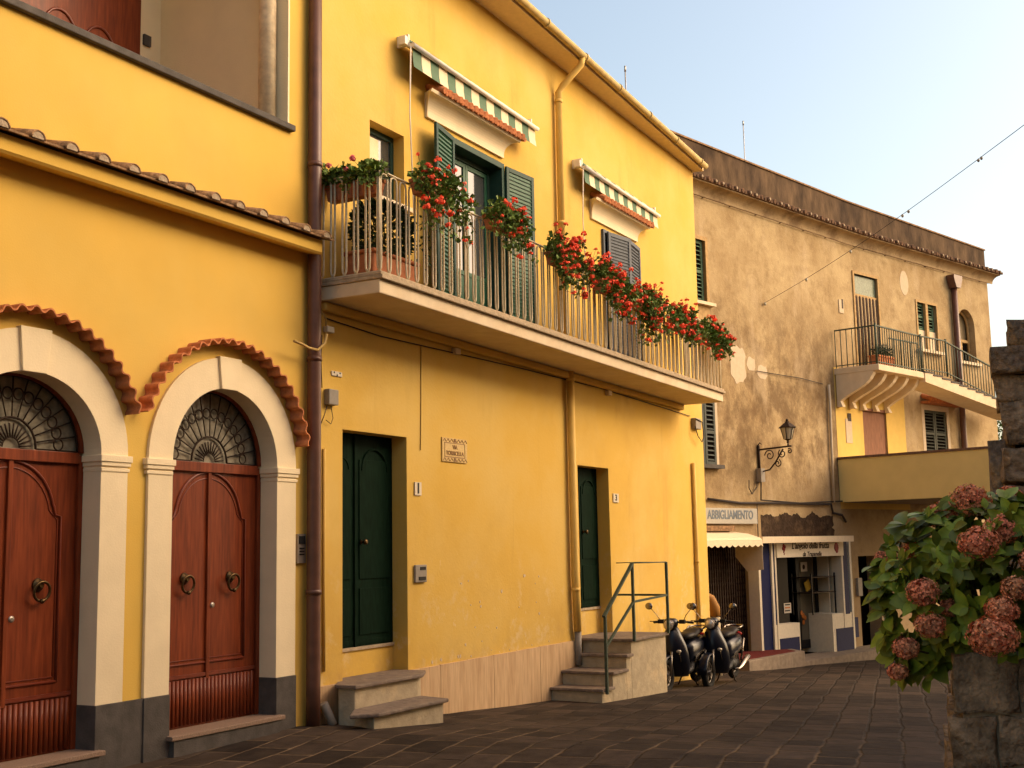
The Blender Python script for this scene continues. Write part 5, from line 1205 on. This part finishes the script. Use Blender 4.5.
ci = [A.w(x, -.001, 0) for x in (1.9, 4.3, 6.5, 8.9)] + [B.w(.8, -.001, 0), B.w(4, -.001, 0)]
pv = strip(ct, ci, -.93, -1.6, 'pavement', M_curb); tag(pv, kind='structure')
stp2 = thing('carpeted_step', 'stone doorstep covered with red carpet in front of the folding gate', 'step', A.w(3.5, -.5, -.9))
m = MB(A.T); xe = A.P(788, 655, .5)[0]; m.prism([(1.9, -1.25), (xe-.1, -.98), (xe+.25, -.45), (xe-.9, -.005), (1.9, -.005)], -.70, 'z', -1.25); m.build('stone_base', M_curb, stp2, bevel=.015)
m = MB(A.T); m.prism([(1.9, -1.10), (xe-.28, -.86), (xe-.02, -.5), (xe-1.0, -.02), (1.9, -.02)], -.688, 'z', -.699); m.build('carpet', M_carpet, stp2)
# dark doorway under the bridge
m = MB(A.T); m.box(da[0], A.L+.6, .36, .4, dd[2], dd[3]); m.build('dark_doorway', M_dark, bld)
q = R4(A, 857, 861, 578, 596, .02); m = MB(A.T); m.box(min(q[0], A.L-.2), min(q[1], A.L-.05), -.06, -.0, q[2], q[3]); tag(m.build('door_intercom', M_grey), 'grey intercom between the fruit shop and the dark doorway', 'intercom')
q = R4(A, 853.8, 858.5, 617, 637, .02); m = MB(A.T); m.box(q[0]-.1, q[1]-.1, -.08, -.0, q[2], q[3]); tag(m.build('meter_box', M_shopblue), 'dark blue box low on the wall right of the fruit shop', 'box')
# bent standpipe at the yellow house corner
g0 = WZ(715, 668, -.82)
pp = hit(715, 616, (21.8, 0, 0), (1, 0, 0)); 
vp = thing('vent_pipe', 'fat upright pipe with bent orange top beside the folding gate', 'pipe', (pp.x, pp.y, G(pp.x)))
m = MB(); m.tube([(pp.x, pp.y, G(pp.x)-.1), (pp.x, pp.y, pp.z-.02)], .095, 14); m.build('pipe_stem', M_stepside, vp)
m = MB(); zt3 = pp.z; m.tube([(pp.x, pp.y, zt3), (pp.x-.01, pp.y+.0, zt3+.15), (pp.x-.05, pp.y+.06, zt3+.30), (pp.x-.12, pp.y+.18, zt3+.38), (pp.x-.18, pp.y+.32, zt3+.38)], .10, 14); m.build('pipe_elbow', mat('ochre_elbow', (.33, .16, .04), .6), vp)
# ================================================================== FOOTBRIDGE
br = thing('footbridge', 'plain olive-yellow walled footbridge crossing the street to the far building', 'footbridge', (29.5, 5, 2.5))
b0, b1 = Vector((30.02, 7.50, 0)), Vector((28.75, 3.30, 0)); bd_ = (b1-b0).normalized(); b1 = b0+bd_*6.6; bnn = Vector((-bd_.y, bd_.x, 0))
if bnn.x < 0: bnn = -bnn
def bpoly_(o0, o1, z0, z1, name, mt, tilt=0, e=0):
    m = MB(); pts = [b0+bnn*o0-bd_*e, b1+bnn*o0, b1+bnn*o1, b0+bnn*o1-bd_*e]
    lo_ = [m.v((p.x, p.y, z0)) for p in pts]; hi_ = [m.v((p.x, p.y, z1)) for p in pts]
    m.bm.faces.new(lo_); m.bm.faces.new(hi_)
    for i in range(4): m.bm.faces.new((lo_[i], lo_[(i+1) % 4], hi_[(i+1) % 4], hi_[i]))
    return m.build(name, mt, br)
bpoly_(0, .22, 2.56, 3.60, 'parapet', M_olive); bpoly_(-.03, .26, 3.602, 3.655, 'parapet_cap', M_brown); bpoly_(.221, 5.5, 2.55, 2.75, 'deck', M_curb, e=.25)
m = MB(); pz = [b1+bnn*-.02, b1+bnn*5.5, b1+bnn*5.5+bd_*.5, b1+bnn*-.02+bd_*.5]; m.prism([(p.x, p.y) for p in pz], 3.5, 'z', -1.7); m.build('abutment', M_curb, br)
# ================================================================== UNSEEN HOUSES ADDED BEHIND THE CAMERA TO BLOCK LOW SKY LIGHT
def sky_block_house(x0, x1, y0, y1, h, mt, label, wins):
    t = thing('sky_block_house', label, 'house', ((x0+x1)/2, y1, 0), 'unseen houses added to block sky light'); m = MB()
    hs_ = [[(a, z), (a+1.0, z), (a+1.0, z+1.6), (a, z+1.6)] for a, z in wins]
    m.plate([(x0, -1.6), (x1, -1.6), (x1, h), (x0, h)], hs_, y1-.3, y1); m.box(x0, x1, y0, y1-.301, -1.6, h); m.build('wall', mt, t)
    m = MB(); m.box(x0-.2, x1+.2, y0, y1+.35, h, h+.2); m.build('roof', M_terra_old, t)
    for a, z in wins: m = MB(); m.box(a, a+1.0, y1-.15, y1-.1, z, z+1.6); m.build('shutter', M_green, t)
sky_block_house(-7, 6.0, -14, -3.6, 9.5, mat('ochre_plaster', (.50, .30, .12), .9, var=.05), 'unseen ochre house added opposite the arched doors to block low sky light', [(-6, 1.5), (-2, 1.5), (2, 1.5), (-6, 4.8), (-2, 4.8), (2, 4.8)])
sky_block_house(6.02, 24.0, -14, -4.0, 9.0, mat('pink_plaster', (.48, .27, .15), .9, var=.05), 'unseen pinkish house added opposite the balcony to block low sky light', [(8, 1.2), (12, 1.2), (16, 1.2), (8, 4.2), (12, 4.2), (16, 4.2)])
# ================================================================== SCOOTERS
def scooter(loc, ang, label):
    t = thing('scooter', label, 'scooter', (0, 0, 0), 'dark scooters parked by the side steps')
    WR = .255; XF, XRR = .68, -.66
    def wheel(x, name, w_=.10):
        m = MB(); n = 28; m.tube([(x+(WR-.045)*math.cos(2*math.pi*k/n), 0, WR+(WR-.045)*math.sin(2*math.pi*k/n)) for k in range(n)], .05, 10, closed=True); o = m.build(name, M_tyre, t)
        m = MB(); m.tube([(x+.155*math.cos(2*math.pi*k/n), 0, WR+.155*math.sin(2*math.pi*k/n)) for k in range(n)], .016, 6, closed=True)
        m.lathe([(.045, -.05), (.045, .05)], (x, 0, WR), (0, 1, 0), 12)
        for k in range(5): a = 2*math.pi*k/5+.3; m.bar((x+.03*math.cos(a), 0, WR+.03*math.sin(a)), (x+.155*math.cos(a), 0, WR+.155*math.sin(a)), .035, .028)
        m.build('rim', M_alloy, o); return o
    wheel(XF, 'front_wheel'); wheel(XRR, 'rear_wheel')
    def loft(m, secs, smooth=True):
        rings = [[m.v(p) for p in s_] for s_ in secs]; n = len(secs[0])
        for a, b2 in zip(rings, rings[1:]):
            for k in range(n): f = m.bm.faces.new((a[k], a[(k+1) % n], b2[(k+1) % n], b2[k])); f.smooth = smooth
        m.bm.faces.new(rings[0][::-1]); m.bm.faces.new(rings[-1])
    def ell(x, z, wy, hz, tilt=0, n=16, sq=.75):
        o_ = []
        for k in range(n):
            a = 2*math.pi*k/n; c, s_ = math.cos(a), math.sin(a); yy = wy*abs(c)**sq*(1 if c > 0 else -1); hh = hz*abs(s_)**sq*(1 if s_ > 0 else -1)
            o_.append((x+hh*math.sin(tilt), yy, z+hh*math.cos(tilt)))
        return o_
    # front mudguard
    m = MB(); loft(m, [ell(XF+.30*math.cos(a), WR+.29*math.sin(a)+.0, .075, .022, math.pi/2-a) for a in [R(v) for v in (0, 20, 45, 70, 95, 120, 145, 160)]]); m.build('front_mudguard', M_scooter, t)
    m = MB(); 
    for sg in (-1, 1): m.tube([(XF, sg*.075, WR), (XF-.02, sg*.08, WR+.2), (XF-.10, sg*.06, .60)], .02, 7)
    islands(m, 'fork', M_alloy, t)
    # leg shield + steering column (seen from the front): tall tapered shell
    m = MB(); secs = []
    for z, x, wy, th in ((.20, .30, .19, .06), (.30, .36, .225, .065), (.42, .42, .25, .075), (.55, .45, .25, .085), (.68, .45, .225, .095), (.80, .425, .17, .10), (.90, .39, .12, .09), (.96, .365, .08, .07)):
        ring = []
        for k in range(18): a = 2*math.pi*k/18; ring.append((x+th*math.cos(a)*(1.0 if math.cos(a) > 0 else .6) - .10*abs(math.sin(a))**2*(wy/.21), wy*math.sin(a), z))
        secs.append(ring)
    loft(m, secs); m.build('leg_shield', M_scooter, t)
    m = MB(); loft(m, [ell(.52-.02, z, w_, .035, R(80)) for z, w_ in ()] or [ell(.515, .44, .01, .01), ell(.52, .50, .05, .02), ell(.51, .60, .045, .02), ell(.47, .72, .01, .01)]); m.build('horn_cover', M_black, t)
    for sg in (-1, 1):
        m = MB(); m.sphere((.455, sg*.125, .60), .05, .05, .032, 12, 8); m.build('indicator', M_amber, t)
        m = MB(); m.tube([(.45, sg*.16, .44), (.475, sg*.15, .56), (.46, sg*.12, .72), (.43, sg*.075, .86)], .008, 5); m.build('shield_trim', M_chrome, t)
    # floor and lower body
    m = MB(); loft(m, [ell(.34, .27, .16, .05), ell(.15, .25, .17, .045), ell(-.08, .26, .165, .06), ell(-.2, .33, .15, .10)]); m.build('footboard', M_black, t)
    m = MB(); loft(m, [ell(-.10, .48, .11, .16), ell(-.2, .52, .155, .18), ell(-.38, .55, .185, .17), ell(-.58, .58, .18, .145), ell(-.76, .62, .145, .11), ell(-.90, .67, .08, .06), ell(-.95, .69, .03, .02)]); m.build('rear_body', M_scooter, t)
    m = MB(); loft(m, [ell(-.05, .74, .07, .03), ell(-.12, .765, .12, .045), ell(-.26, .775, .145, .055), ell(-.42, .765, .13, .045), ell(-.50, .80, .14, .05), ell(-.68, .815, .135, .05), ell(-.82, .80, .09, .035), ell(-.88, .785, .04, .02)]); m.build('seat', M_seat, t)
    m = MB(); m.tube([(-.62, .12, .83), (-.80, .15, .86), (-.98, .10, .86), (-1.02, 0, .86), (-.98, -.10, .86), (-.80, -.15, .86), (-.62, -.12, .83)], .015, 7); m.build('grab_rail', M_chrome, t)
    m = MB(); m.sphere((-.93, 0, .72), .045, .10, .04, 12, 8); m.build('tail_light', mat('tail_red', (.35, .02, .015), .3), t)
    # engine, swing arm, exhaust on both visible side
    m = MB(); loft(m, [ell(-.22, .26, .10, .09), ell(-.42, .27, .14, .11), ell(-.62, .26, .12, .09), ell(-.78, .27, .07, .05)]); m.build('engine', M_black, t)
    for sg in (1,):
        m = MB(); m.tube([(-.30, sg*.13, .20), (-.45, sg*.165, .19), (-.52, sg*.18, .22), (-.90, sg*.19, .34), (-.94, sg*.19, .35)], [.018, .02, .042, .048, .03], 12); m.build('exhaust', M_chrome, t)
        m = MB(); m.tube([(-.66, sg*.14, .30), (-.78, sg*.17, .66)], .018, 7); m.build('shock_absorber', M_chrome, t)
        m = MB(); m.bar((-.20, sg*.168, .44), (-.66, sg*.188, .55), .006, .035); m.bar((-.20, sg*.166, .37), (-.26, sg*.168, .46), .006, .05); m.bar((-.30, sg*.17, .36), (-.34, sg*.172, .46), .006, .04); m.build('side_trim', M_chrome, t)
    m = MB(); m.box(-1.02, -.99, -.085, .085, .42, .56); m.build('licence_plate', M_paper, t)
    m = MB(); loft(m, [ell(-.86, .55, .075, .03, R(30)), ell(-.96, .48, .075, .02, R(60)), ell(-1.0, .38, .07, .012, R(80))]); m.build('rear_mudguard', M_black, t)
    # handlebar assembly
    m = MB(); loft(m, [ell(.50, .99, .05, .05), ell(.47, 1.0, .095, .08), ell(.40, 1.02, .12, .08), ell(.33, 1.03, .10, .06), ell(.29, 1.03, .05, .03)]); m.build('handlebar_cowl', M_scooter, t)
    m = MB(); m.lathe([(.076, 0), (.078, .02), (.065, .04), (.035, .054), (.005, .06)], (.475, 0, 1.0), (1, 0, .08), 20); hl = m.build('headlight', M_lens, t)
    m = MB(); m.tube([(.487+.0, .080*math.cos(2*math.pi*k/24), 1.001+.080*math.sin(2*math.pi*k/24)) for k in range(24)], .009, 6, closed=True); m.build('headlight_ring', M_chrome, hl)
    m = MB(); m.tube([(.28, -.30, 1.02), (.34, -.19, 1.04), (.38, -.09, 1.03)], .014, 7); m.tube([(.28, .30, 1.02), (.34, .19, 1.04), (.38, .09, 1.03)], .014, 7)
    for sg in (-1, 1): m.tube([(.265, sg*.33, 1.018), (.30, sg*.23, 1.03)], .019, 8); m.tube([(.37, sg*.23, 1.04), (.36, sg*.36, 1.04)], .007, 5); m.box(.32, .38, min(sg*.13, sg*.22), max(sg*.13, sg*.22), 1.01, 1.07)
    islands(m, 'handlebar', M_black, t)
    for sg in (-1, 1):
        m = MB(); m.tube([(.345, sg*.19, 1.05), (.36, sg*.24, 1.14), (.37, sg*.33, 1.24)], .006, 6); o = m.build('mirror_stem', M_chrome, t)
        m = MB(); m.sphere((.375, sg*.36, 1.275), .022, .062, .055, 16, 10); m.build('mirror', M_chrome, o)
    m = MB()
    for sg in (-1, 1): m.tube([(-.30, sg*.08, .22), (-.24, sg*.15, .02), (-.26, sg*.17, .004)], .013, 6)
    islands(m, 'centre_stand', M_iron, t)
    m = MB(); m.tube([(.37, .10, .99), (.42, .06, .88), (.40, .0, .80)], .005, 5); m.tube([(.37, -.10, .99), (.43, -.03, .90), (.42, .02, .82)], .005, 5); m.build('brake_cable', M_black, t)
    t.location = loc; t.rotation_euler = (0, 0, R(ang)); return t
s1_ = scooter((0, 0, 0), 0, 'dark blue-black scooter right beside the stair wall, its front wheel half hidden')
bpy.context.view_layer.update()
s2_ = copy_tree(s1_); s2_['label'] = 'dark blue-black scooter standing in front of the folding gate, the farther right one'
def park(o, px, py, ang):
    f = WZ(px, py, G(17.8)); f = WZ(px, py, G(f.x)); h = Vector((math.cos(R(ang)), math.sin(R(ang)), 0)); c = f - h*.68; o.location = (c.x, c.y, G(c.x)+.006); o.rotation_euler = (0, R(1.4), R(ang))
park(s1_, 667, 690, 181); park(s2_, 709, 685, 182)
# ================================================================== FOREGROUND RIGHT: planter wall, hydrangea, pillar
random.seed(41)
def rough(bm_, amp, sc_, seed):
    for v in bm_.verts:
        d = noise.noise_vector(v.co*sc_ + Vector((seed, 0, 0))); v.co += d*amp
fa = CAM + 4.7*ray(951, 657); fb_ = CAM + 4.7*ray(931, 775)
hx = Vector((rt.x, rt.y, 0)).normalized(); hy = Vector((fw.x, fw.y, 0)).normalized()
pw = thing('planter_wall', 'low rough stone planter wall under the hydrangea', 'wall', (fa.x, fa.y, .1))
hyw = (fa-CAM); hyw.z = 0; hyw.normalize(); hxw = Vector((hyw.y, -hyw.x, 0))
T = Matrix(((hxw.x, hyw.x, 0, fa.x), (hxw.y, hyw.y, 0, fa.y), (0, 0, 1, 0), (0, 0, 0, 1)))
m = MB(T); rows_ = [(.08, .30), (.31, .52), (.53, .73), (.74, .93), (.94, 1.16)]
for r_, (z0, z1) in enumerate(rows_):
    for yk in range(3):
        x = .0-.024*(4-r_); y0, y1 = yk*.42, yk*.42+.41
        while x < 1.5:
            w_ = random.uniform(.16, .36); m2 = bmesh.new(); bmesh.ops.create_cube(m2, size=1); bmesh.ops.subdivide_edges(m2, edges=m2.edges, cuts=9, use_grid_fill=True)
            cx_, cz_ = x+w_/2, (z0+z1)/2
            for v in m2.verts:
                p = Vector((cx_+v.co.x*(w_-.008), (y0+y1)/2+v.co.y*.41, cz_+v.co.z*(z1-z0-.006)))
                d = noise.noise_vector(p*6+Vector((r_*3, x, 0)))*.022 + noise.noise_vector(p*19)*.009 + noise.noise_vector(p*45)*.004; v.co = p+d
            vm = {v: m.v(v.co) for v in m2.verts}
            for f in m2.faces: m.bm.faces.new([vm[v] for v in f.verts]).smooth = True
            m2.free(); x += w_
m.build('stones', M_stone, pw)
m = MB(T); m.box(.03, 1.5, .03, 1.2, .0, 1.13); m.build('mortar_core', M_mortar, pw)
# pillar
pr = CAM + 8.0*ray(1001, 400)
pc = thing('gate_pillar', 'rough stone pillar with a broad cap behind the hydrangea, at the right edge', 'pillar', (pr.x, pr.y, 0))
hyw = (pr-CAM); hyw.z = 0; hyw.normalize(); hxw = Vector((hyw.y, -hyw.x, 0))
T = Matrix(((hxw.x, hyw.x, 0, pr.x), (hxw.y, hyw.y, 0, pr.y), (0, 0, 1, 0), (0, 0, 0, 1)))
def stoneblock(m, x0, x1, y0, y1, z0, z1, amp, seed, cuts=5):
    m2 = bmesh.new(); bmesh.ops.create_cube(m2, size=1); bmesh.ops.subdivide_edges(m2, edges=m2.edges, cuts=cuts, use_grid_fill=True); vm = {}
    for v in m2.verts:
        p = Vector(((x0+x1)/2+v.co.x*(x1-x0), (y0+y1)/2+v.co.y*(y1-y0), (z0+z1)/2+v.co.z*(z1-z0))); p += noise.noise_vector(p*4+Vector((seed, 0, 0)))*amp + noise.noise_vector(p*11)*amp*.4; vm[v] = m.v(p)
    for f in m2.faces: m.bm.faces.new([vm[v] for v in f.verts]).smooth = True
    m2.free()
def PZ(py): return (CAM + 8.0*ray(1005, py)).z
m = MB(T); z = 0; k = 0
lv = [0, .45, .85, 1.25, 1.62, 1.95, 2.2, 2.48, PZ(374)]
for z0, z1 in zip(lv, lv[1:]): stoneblock(m, -.0+random.uniform(-.02, .015), .62, 0, .62, z0+.004, z1-.004, .04, k, 7); k += 1
m.build('shaft', M_stone, pc)
m = MB(T); stoneblock(m, -.045, .72, -.08, .70, PZ(373), PZ(347), .016, 33); m.build('cap', M_stonedark, pc)
m = MB(T); stoneblock(m, .07, .60, .02, .6, PZ(346), PZ(318), .022, 37); m.build('top_stone', M_stonedark, pc)
m = MB(T); stoneblock(m, -.10, .1, .3, .8, 0, PZ(438), .03, 39); m.build('side_rubble', M_stonedark, pc)
# hydrangea
random.seed(52)
HD = 5.0
bc = CAM + HD*ray(1005, 585)
hyd = thing('hydrangea_bush', 'big hydrangea bush with fading pink flower heads over the stone planter', 'bush', (bc.x, bc.y, 1.1))
def HP(px, py, d): return CAM + d*ray(px, py)
def hleaf(m, p, d, size, upv):
    d = d.normalized(); x = d.cross(upv)
    if x.length < 1e-3: x = d.orthogonal()
    x.normalize(); n_ = x.cross(d); w_ = size*random.uniform(.52, .66); cur = random.uniform(.05, .3)
    rows = []
    for t, wf in ((0, .04), (.14, .55), (.34, .95), (.56, .98), (.76, .68), (.91, .28), (1, 0)):
        c = p + d*size*t - n_*size*cur*t*t; h = w_*.5*wf
        rows.append([m.v(c - x*h + n_*h*.28), m.v(c), m.v(c + x*h + n_*h*.28)])
    for a, b2 in zip(rows, rows[1:]):
        m.bm.faces.new((a[0], a[1], b2[1], b2[0])).smooth = True; m.bm.faces.new((a[1], a[2], b2[2], b2[1])).smooth = True
flowers = [(970, 500, 24, 4.9), (942, 515, 20, 5.0), (1002, 530, 23, 4.7), (979, 543, 25, 4.55), (916, 549, 17, 5.0), (886, 560, 15, 5.1), (923, 592, 20, 4.6), (930, 625, 19, 4.6), (906, 648, 16, 4.7), (1016, 588, 18, 4.5), (1002, 610, 20, 4.4), (993, 636, 31, 4.3), (1010, 497, 16, 5.1), (898, 672, 12, 4.85), (1040, 560, 24, 4.5), (1050, 620, 24, 4.4), (950, 608, 13, 4.75), (936, 545, 13, 5.1)]
hl_ = MB(); hs = MB(); base = Vector((bc.x, bc.y, 1.05)) + hx*.05 + hy*.35
def rosette(c, n, size, out):
    out = out.normalized(); u = out.orthogonal().normalized(); w_ = out.cross(u); a0 = random.random()*6.28
    for k in range(n):
        a = a0 + k*2.4; el = .25+.65*(k/n); d = (u*math.cos(a)+w_*math.sin(a))*math.cos(el) + out*math.sin(el)
        d.z += random.uniform(-.35, .15); hleaf(hl_, c - out*.02*(k % 3), d, size*(1.1-.5*k/n)*random.uniform(.85, 1.15), out)
inside = lambda px, py: ((px-1005)/138)**2 + ((py-592)/(106 if py < 592 else 86))**2 < 1
cent = HP(1005, 600, 5.15)
cnt = 0
while cnt < 300:
    px, py = random.uniform(866, 1150), random.uniform(478, 690)
    ex = ((px-1008)/135)**2 + ((py-590)/(104 if py < 590 else 88))**2
    if ex > 1: continue
    if px < 930 and py < 535 or py < 500: continue
    dd_ = 5.15 - .72*math.sqrt(max(0, 1-ex))*random.uniform(.35, 1.0) + random.uniform(-.05, .05)
    c = HP(px, py, dd_); out = (c-cent); out.z += .10; rosette(c, random.randint(6, 9), random.uniform(.05, .088), out + rv()*.5); cnt += 1
    if cnt % 3 == 0: mid_ = base.lerp(c, .5)+Vector((0, 0, .06)); hs.tube([base+rv()*.12, mid_, c], [.009, .006, .004], 5)
for px, py in ((905, 655), (915, 640), (893, 655), (903, 668), (928, 655), (940, 650), (886, 635), (878, 590), (884, 575), (910, 668), (920, 672), (935, 662), (950, 655), (900, 560), (915, 538), (930, 522), (950, 520), (1020, 505), (996, 506), (905, 525), (925, 515), (985, 505), (1010, 510), (890, 575), (882, 610), (893, 628), (960, 525), (1005, 500), (935, 525)):
    c = HP(px, py, 4.92); rosette(c, 8, .095, (c-cent)+Z*.45)
hl_.build('leaves', M_hleaf, hyd, fix=False)
for i, (px, py, rp, d) in enumerate(flowers):
    c = HP(px, py, d-.02); r_ = .80*rp/PXF*d; m = MB(); n = int(360*(rp/22))
    for k in range(n):
        dr_ = rv(); p = c + Vector((dr_.x, dr_.y, dr_.z*.8))*r_*random.uniform(.62, 1.06); u = dr_.orthogonal().normalized(); w_ = dr_.cross(u); a0 = random.random()*6.28; ps = .0072*random.uniform(.7, 1.3)
        for q in range(4):
            a = a0+q*math.pi/2; e = u*math.cos(a)+w_*math.sin(a); f_ = u*math.cos(a+.7)+w_*math.sin(a+.7); g_ = u*math.cos(a-.7)+w_*math.sin(a-.7)
            m.face([p, p+g_*ps*.9+dr_*.002, p+e*ps*1.5+dr_*.004, p+f_*ps*.9+dr_*.002])
    m.build('flower_head', M_hpetal, hyd, fix=False); hs.tube([base.lerp(c, .3), c], [.006, .004], 5)
hs.build('stems', M_stem, hyd)
# ================================================================== sky-line bits
def pole(px0, py0, px1, py1, p, n_, label):
    a, b2 = hit(px0, py0, p, n_), hit(px1, py1, p, n_); m = MB(); m.tube([b2, a], .022, 6); m.tube([a+Vector((0, 0, 0)), a+Vector((0, 0, .06))], .04, 6); return tag(m.build('aerial_pole', M_steel), label, 'aerial')
a_ = hit(743, 121, A.w(0, 3, 0), A.n); b_ = Vector((a_.x+.0, a_.y, 9.4)); m = MB(); m.tube([b_, a_], .013, 6); m.tube([a_-Vector((0, 0, .12)), a_], .022, 6); tag(m.build('aerial_pole', M_steel), 'thin aerial pole rising behind the dark parapet', 'aerial')
a_ = W(625, 66, 9.5); m = MB(); m.tube([(a_.x, 9.5, 8.95), a_], .014, 6); m.tube([a_-Vector((0, 0, .12)), a_], .022, 6); tag(m.build('aerial_pole', M_steel), 'thin aerial pole on the roof of the balcony house', 'aerial')
h0 = A.w(A.P(764, 303)[0], -.02, A.P(764, 303)[1]); h1 = CAM + 13*ray(1060, 98)
oc = thing('overhead_cable', 'thin cable with small glass insulators strung across the street to a wall hook', 'cable', h0)
m = MB(); m.tube([h0.lerp(h1, t)-Vector((0, 0, .12*math.sin(t*math.pi))) for t in [k/12 for k in range(13)]], .0045, 5); m.build('wire', M_cable, oc)
def near_t(px):
    lo, hi = 0, 1
    for _ in range(40):
        t = (lo+hi)/2; q = h0.lerp(h1, t)-CAM; x = 512+PXF*q.dot(rt)/q.dot(fw)
        if x < px: lo = t
        else: hi = t
    return lo
for px in (765, 806, 850, 902, 908, 978, 981):
    tq = near_t(px); q = h0.lerp(h1, tq)-Vector((0, 0, .12*math.sin(tq*math.pi))); s_ = (q-CAM).length/PXF; m = MB(); m.sphere(q-Vector((0, 0, s_*1.2)), s_*1.3, s_*1.3, s_*1.8, 10, 7); m.build('insulator', M_lampglass, oc)
# tree beyond the end of the building
random.seed(61)
tp = CAM + 50*ray(1012, 430); tr = thing('tree', 'sunlit yellow-green tree glimpsed beyond the end of the stained building', 'tree', (tp.x, tp.y, -1.5))
m = MB(); m.tube([(tp.x, tp.y, -1.6), (tp.x+.1, tp.y, 1.5), (tp.x, tp.y, 4.5)], [.28, .2, .1], 8)
for k in range(9): a = k*.7; m.tube([(tp.x, tp.y, 2.5+k*.25), (tp.x+1.2*math.cos(a), tp.y+1.2*math.sin(a), 4.2+k*.2)], [.07, .03], 5)
m.build('trunk', M_trunk, tr); m = MB()
for k in range(16):
    c = Vector((tp.x, tp.y, 5.0)) + Vector((rv().x*1.2, rv().y*1.2, rv().z*1.3))
    for i in range(130): leaf_quad(m, c+rv()*random.uniform(.1, .75), rv(), .16, rv(), .6)
m.build('crown', M_treeleaf, tr, fix=False)
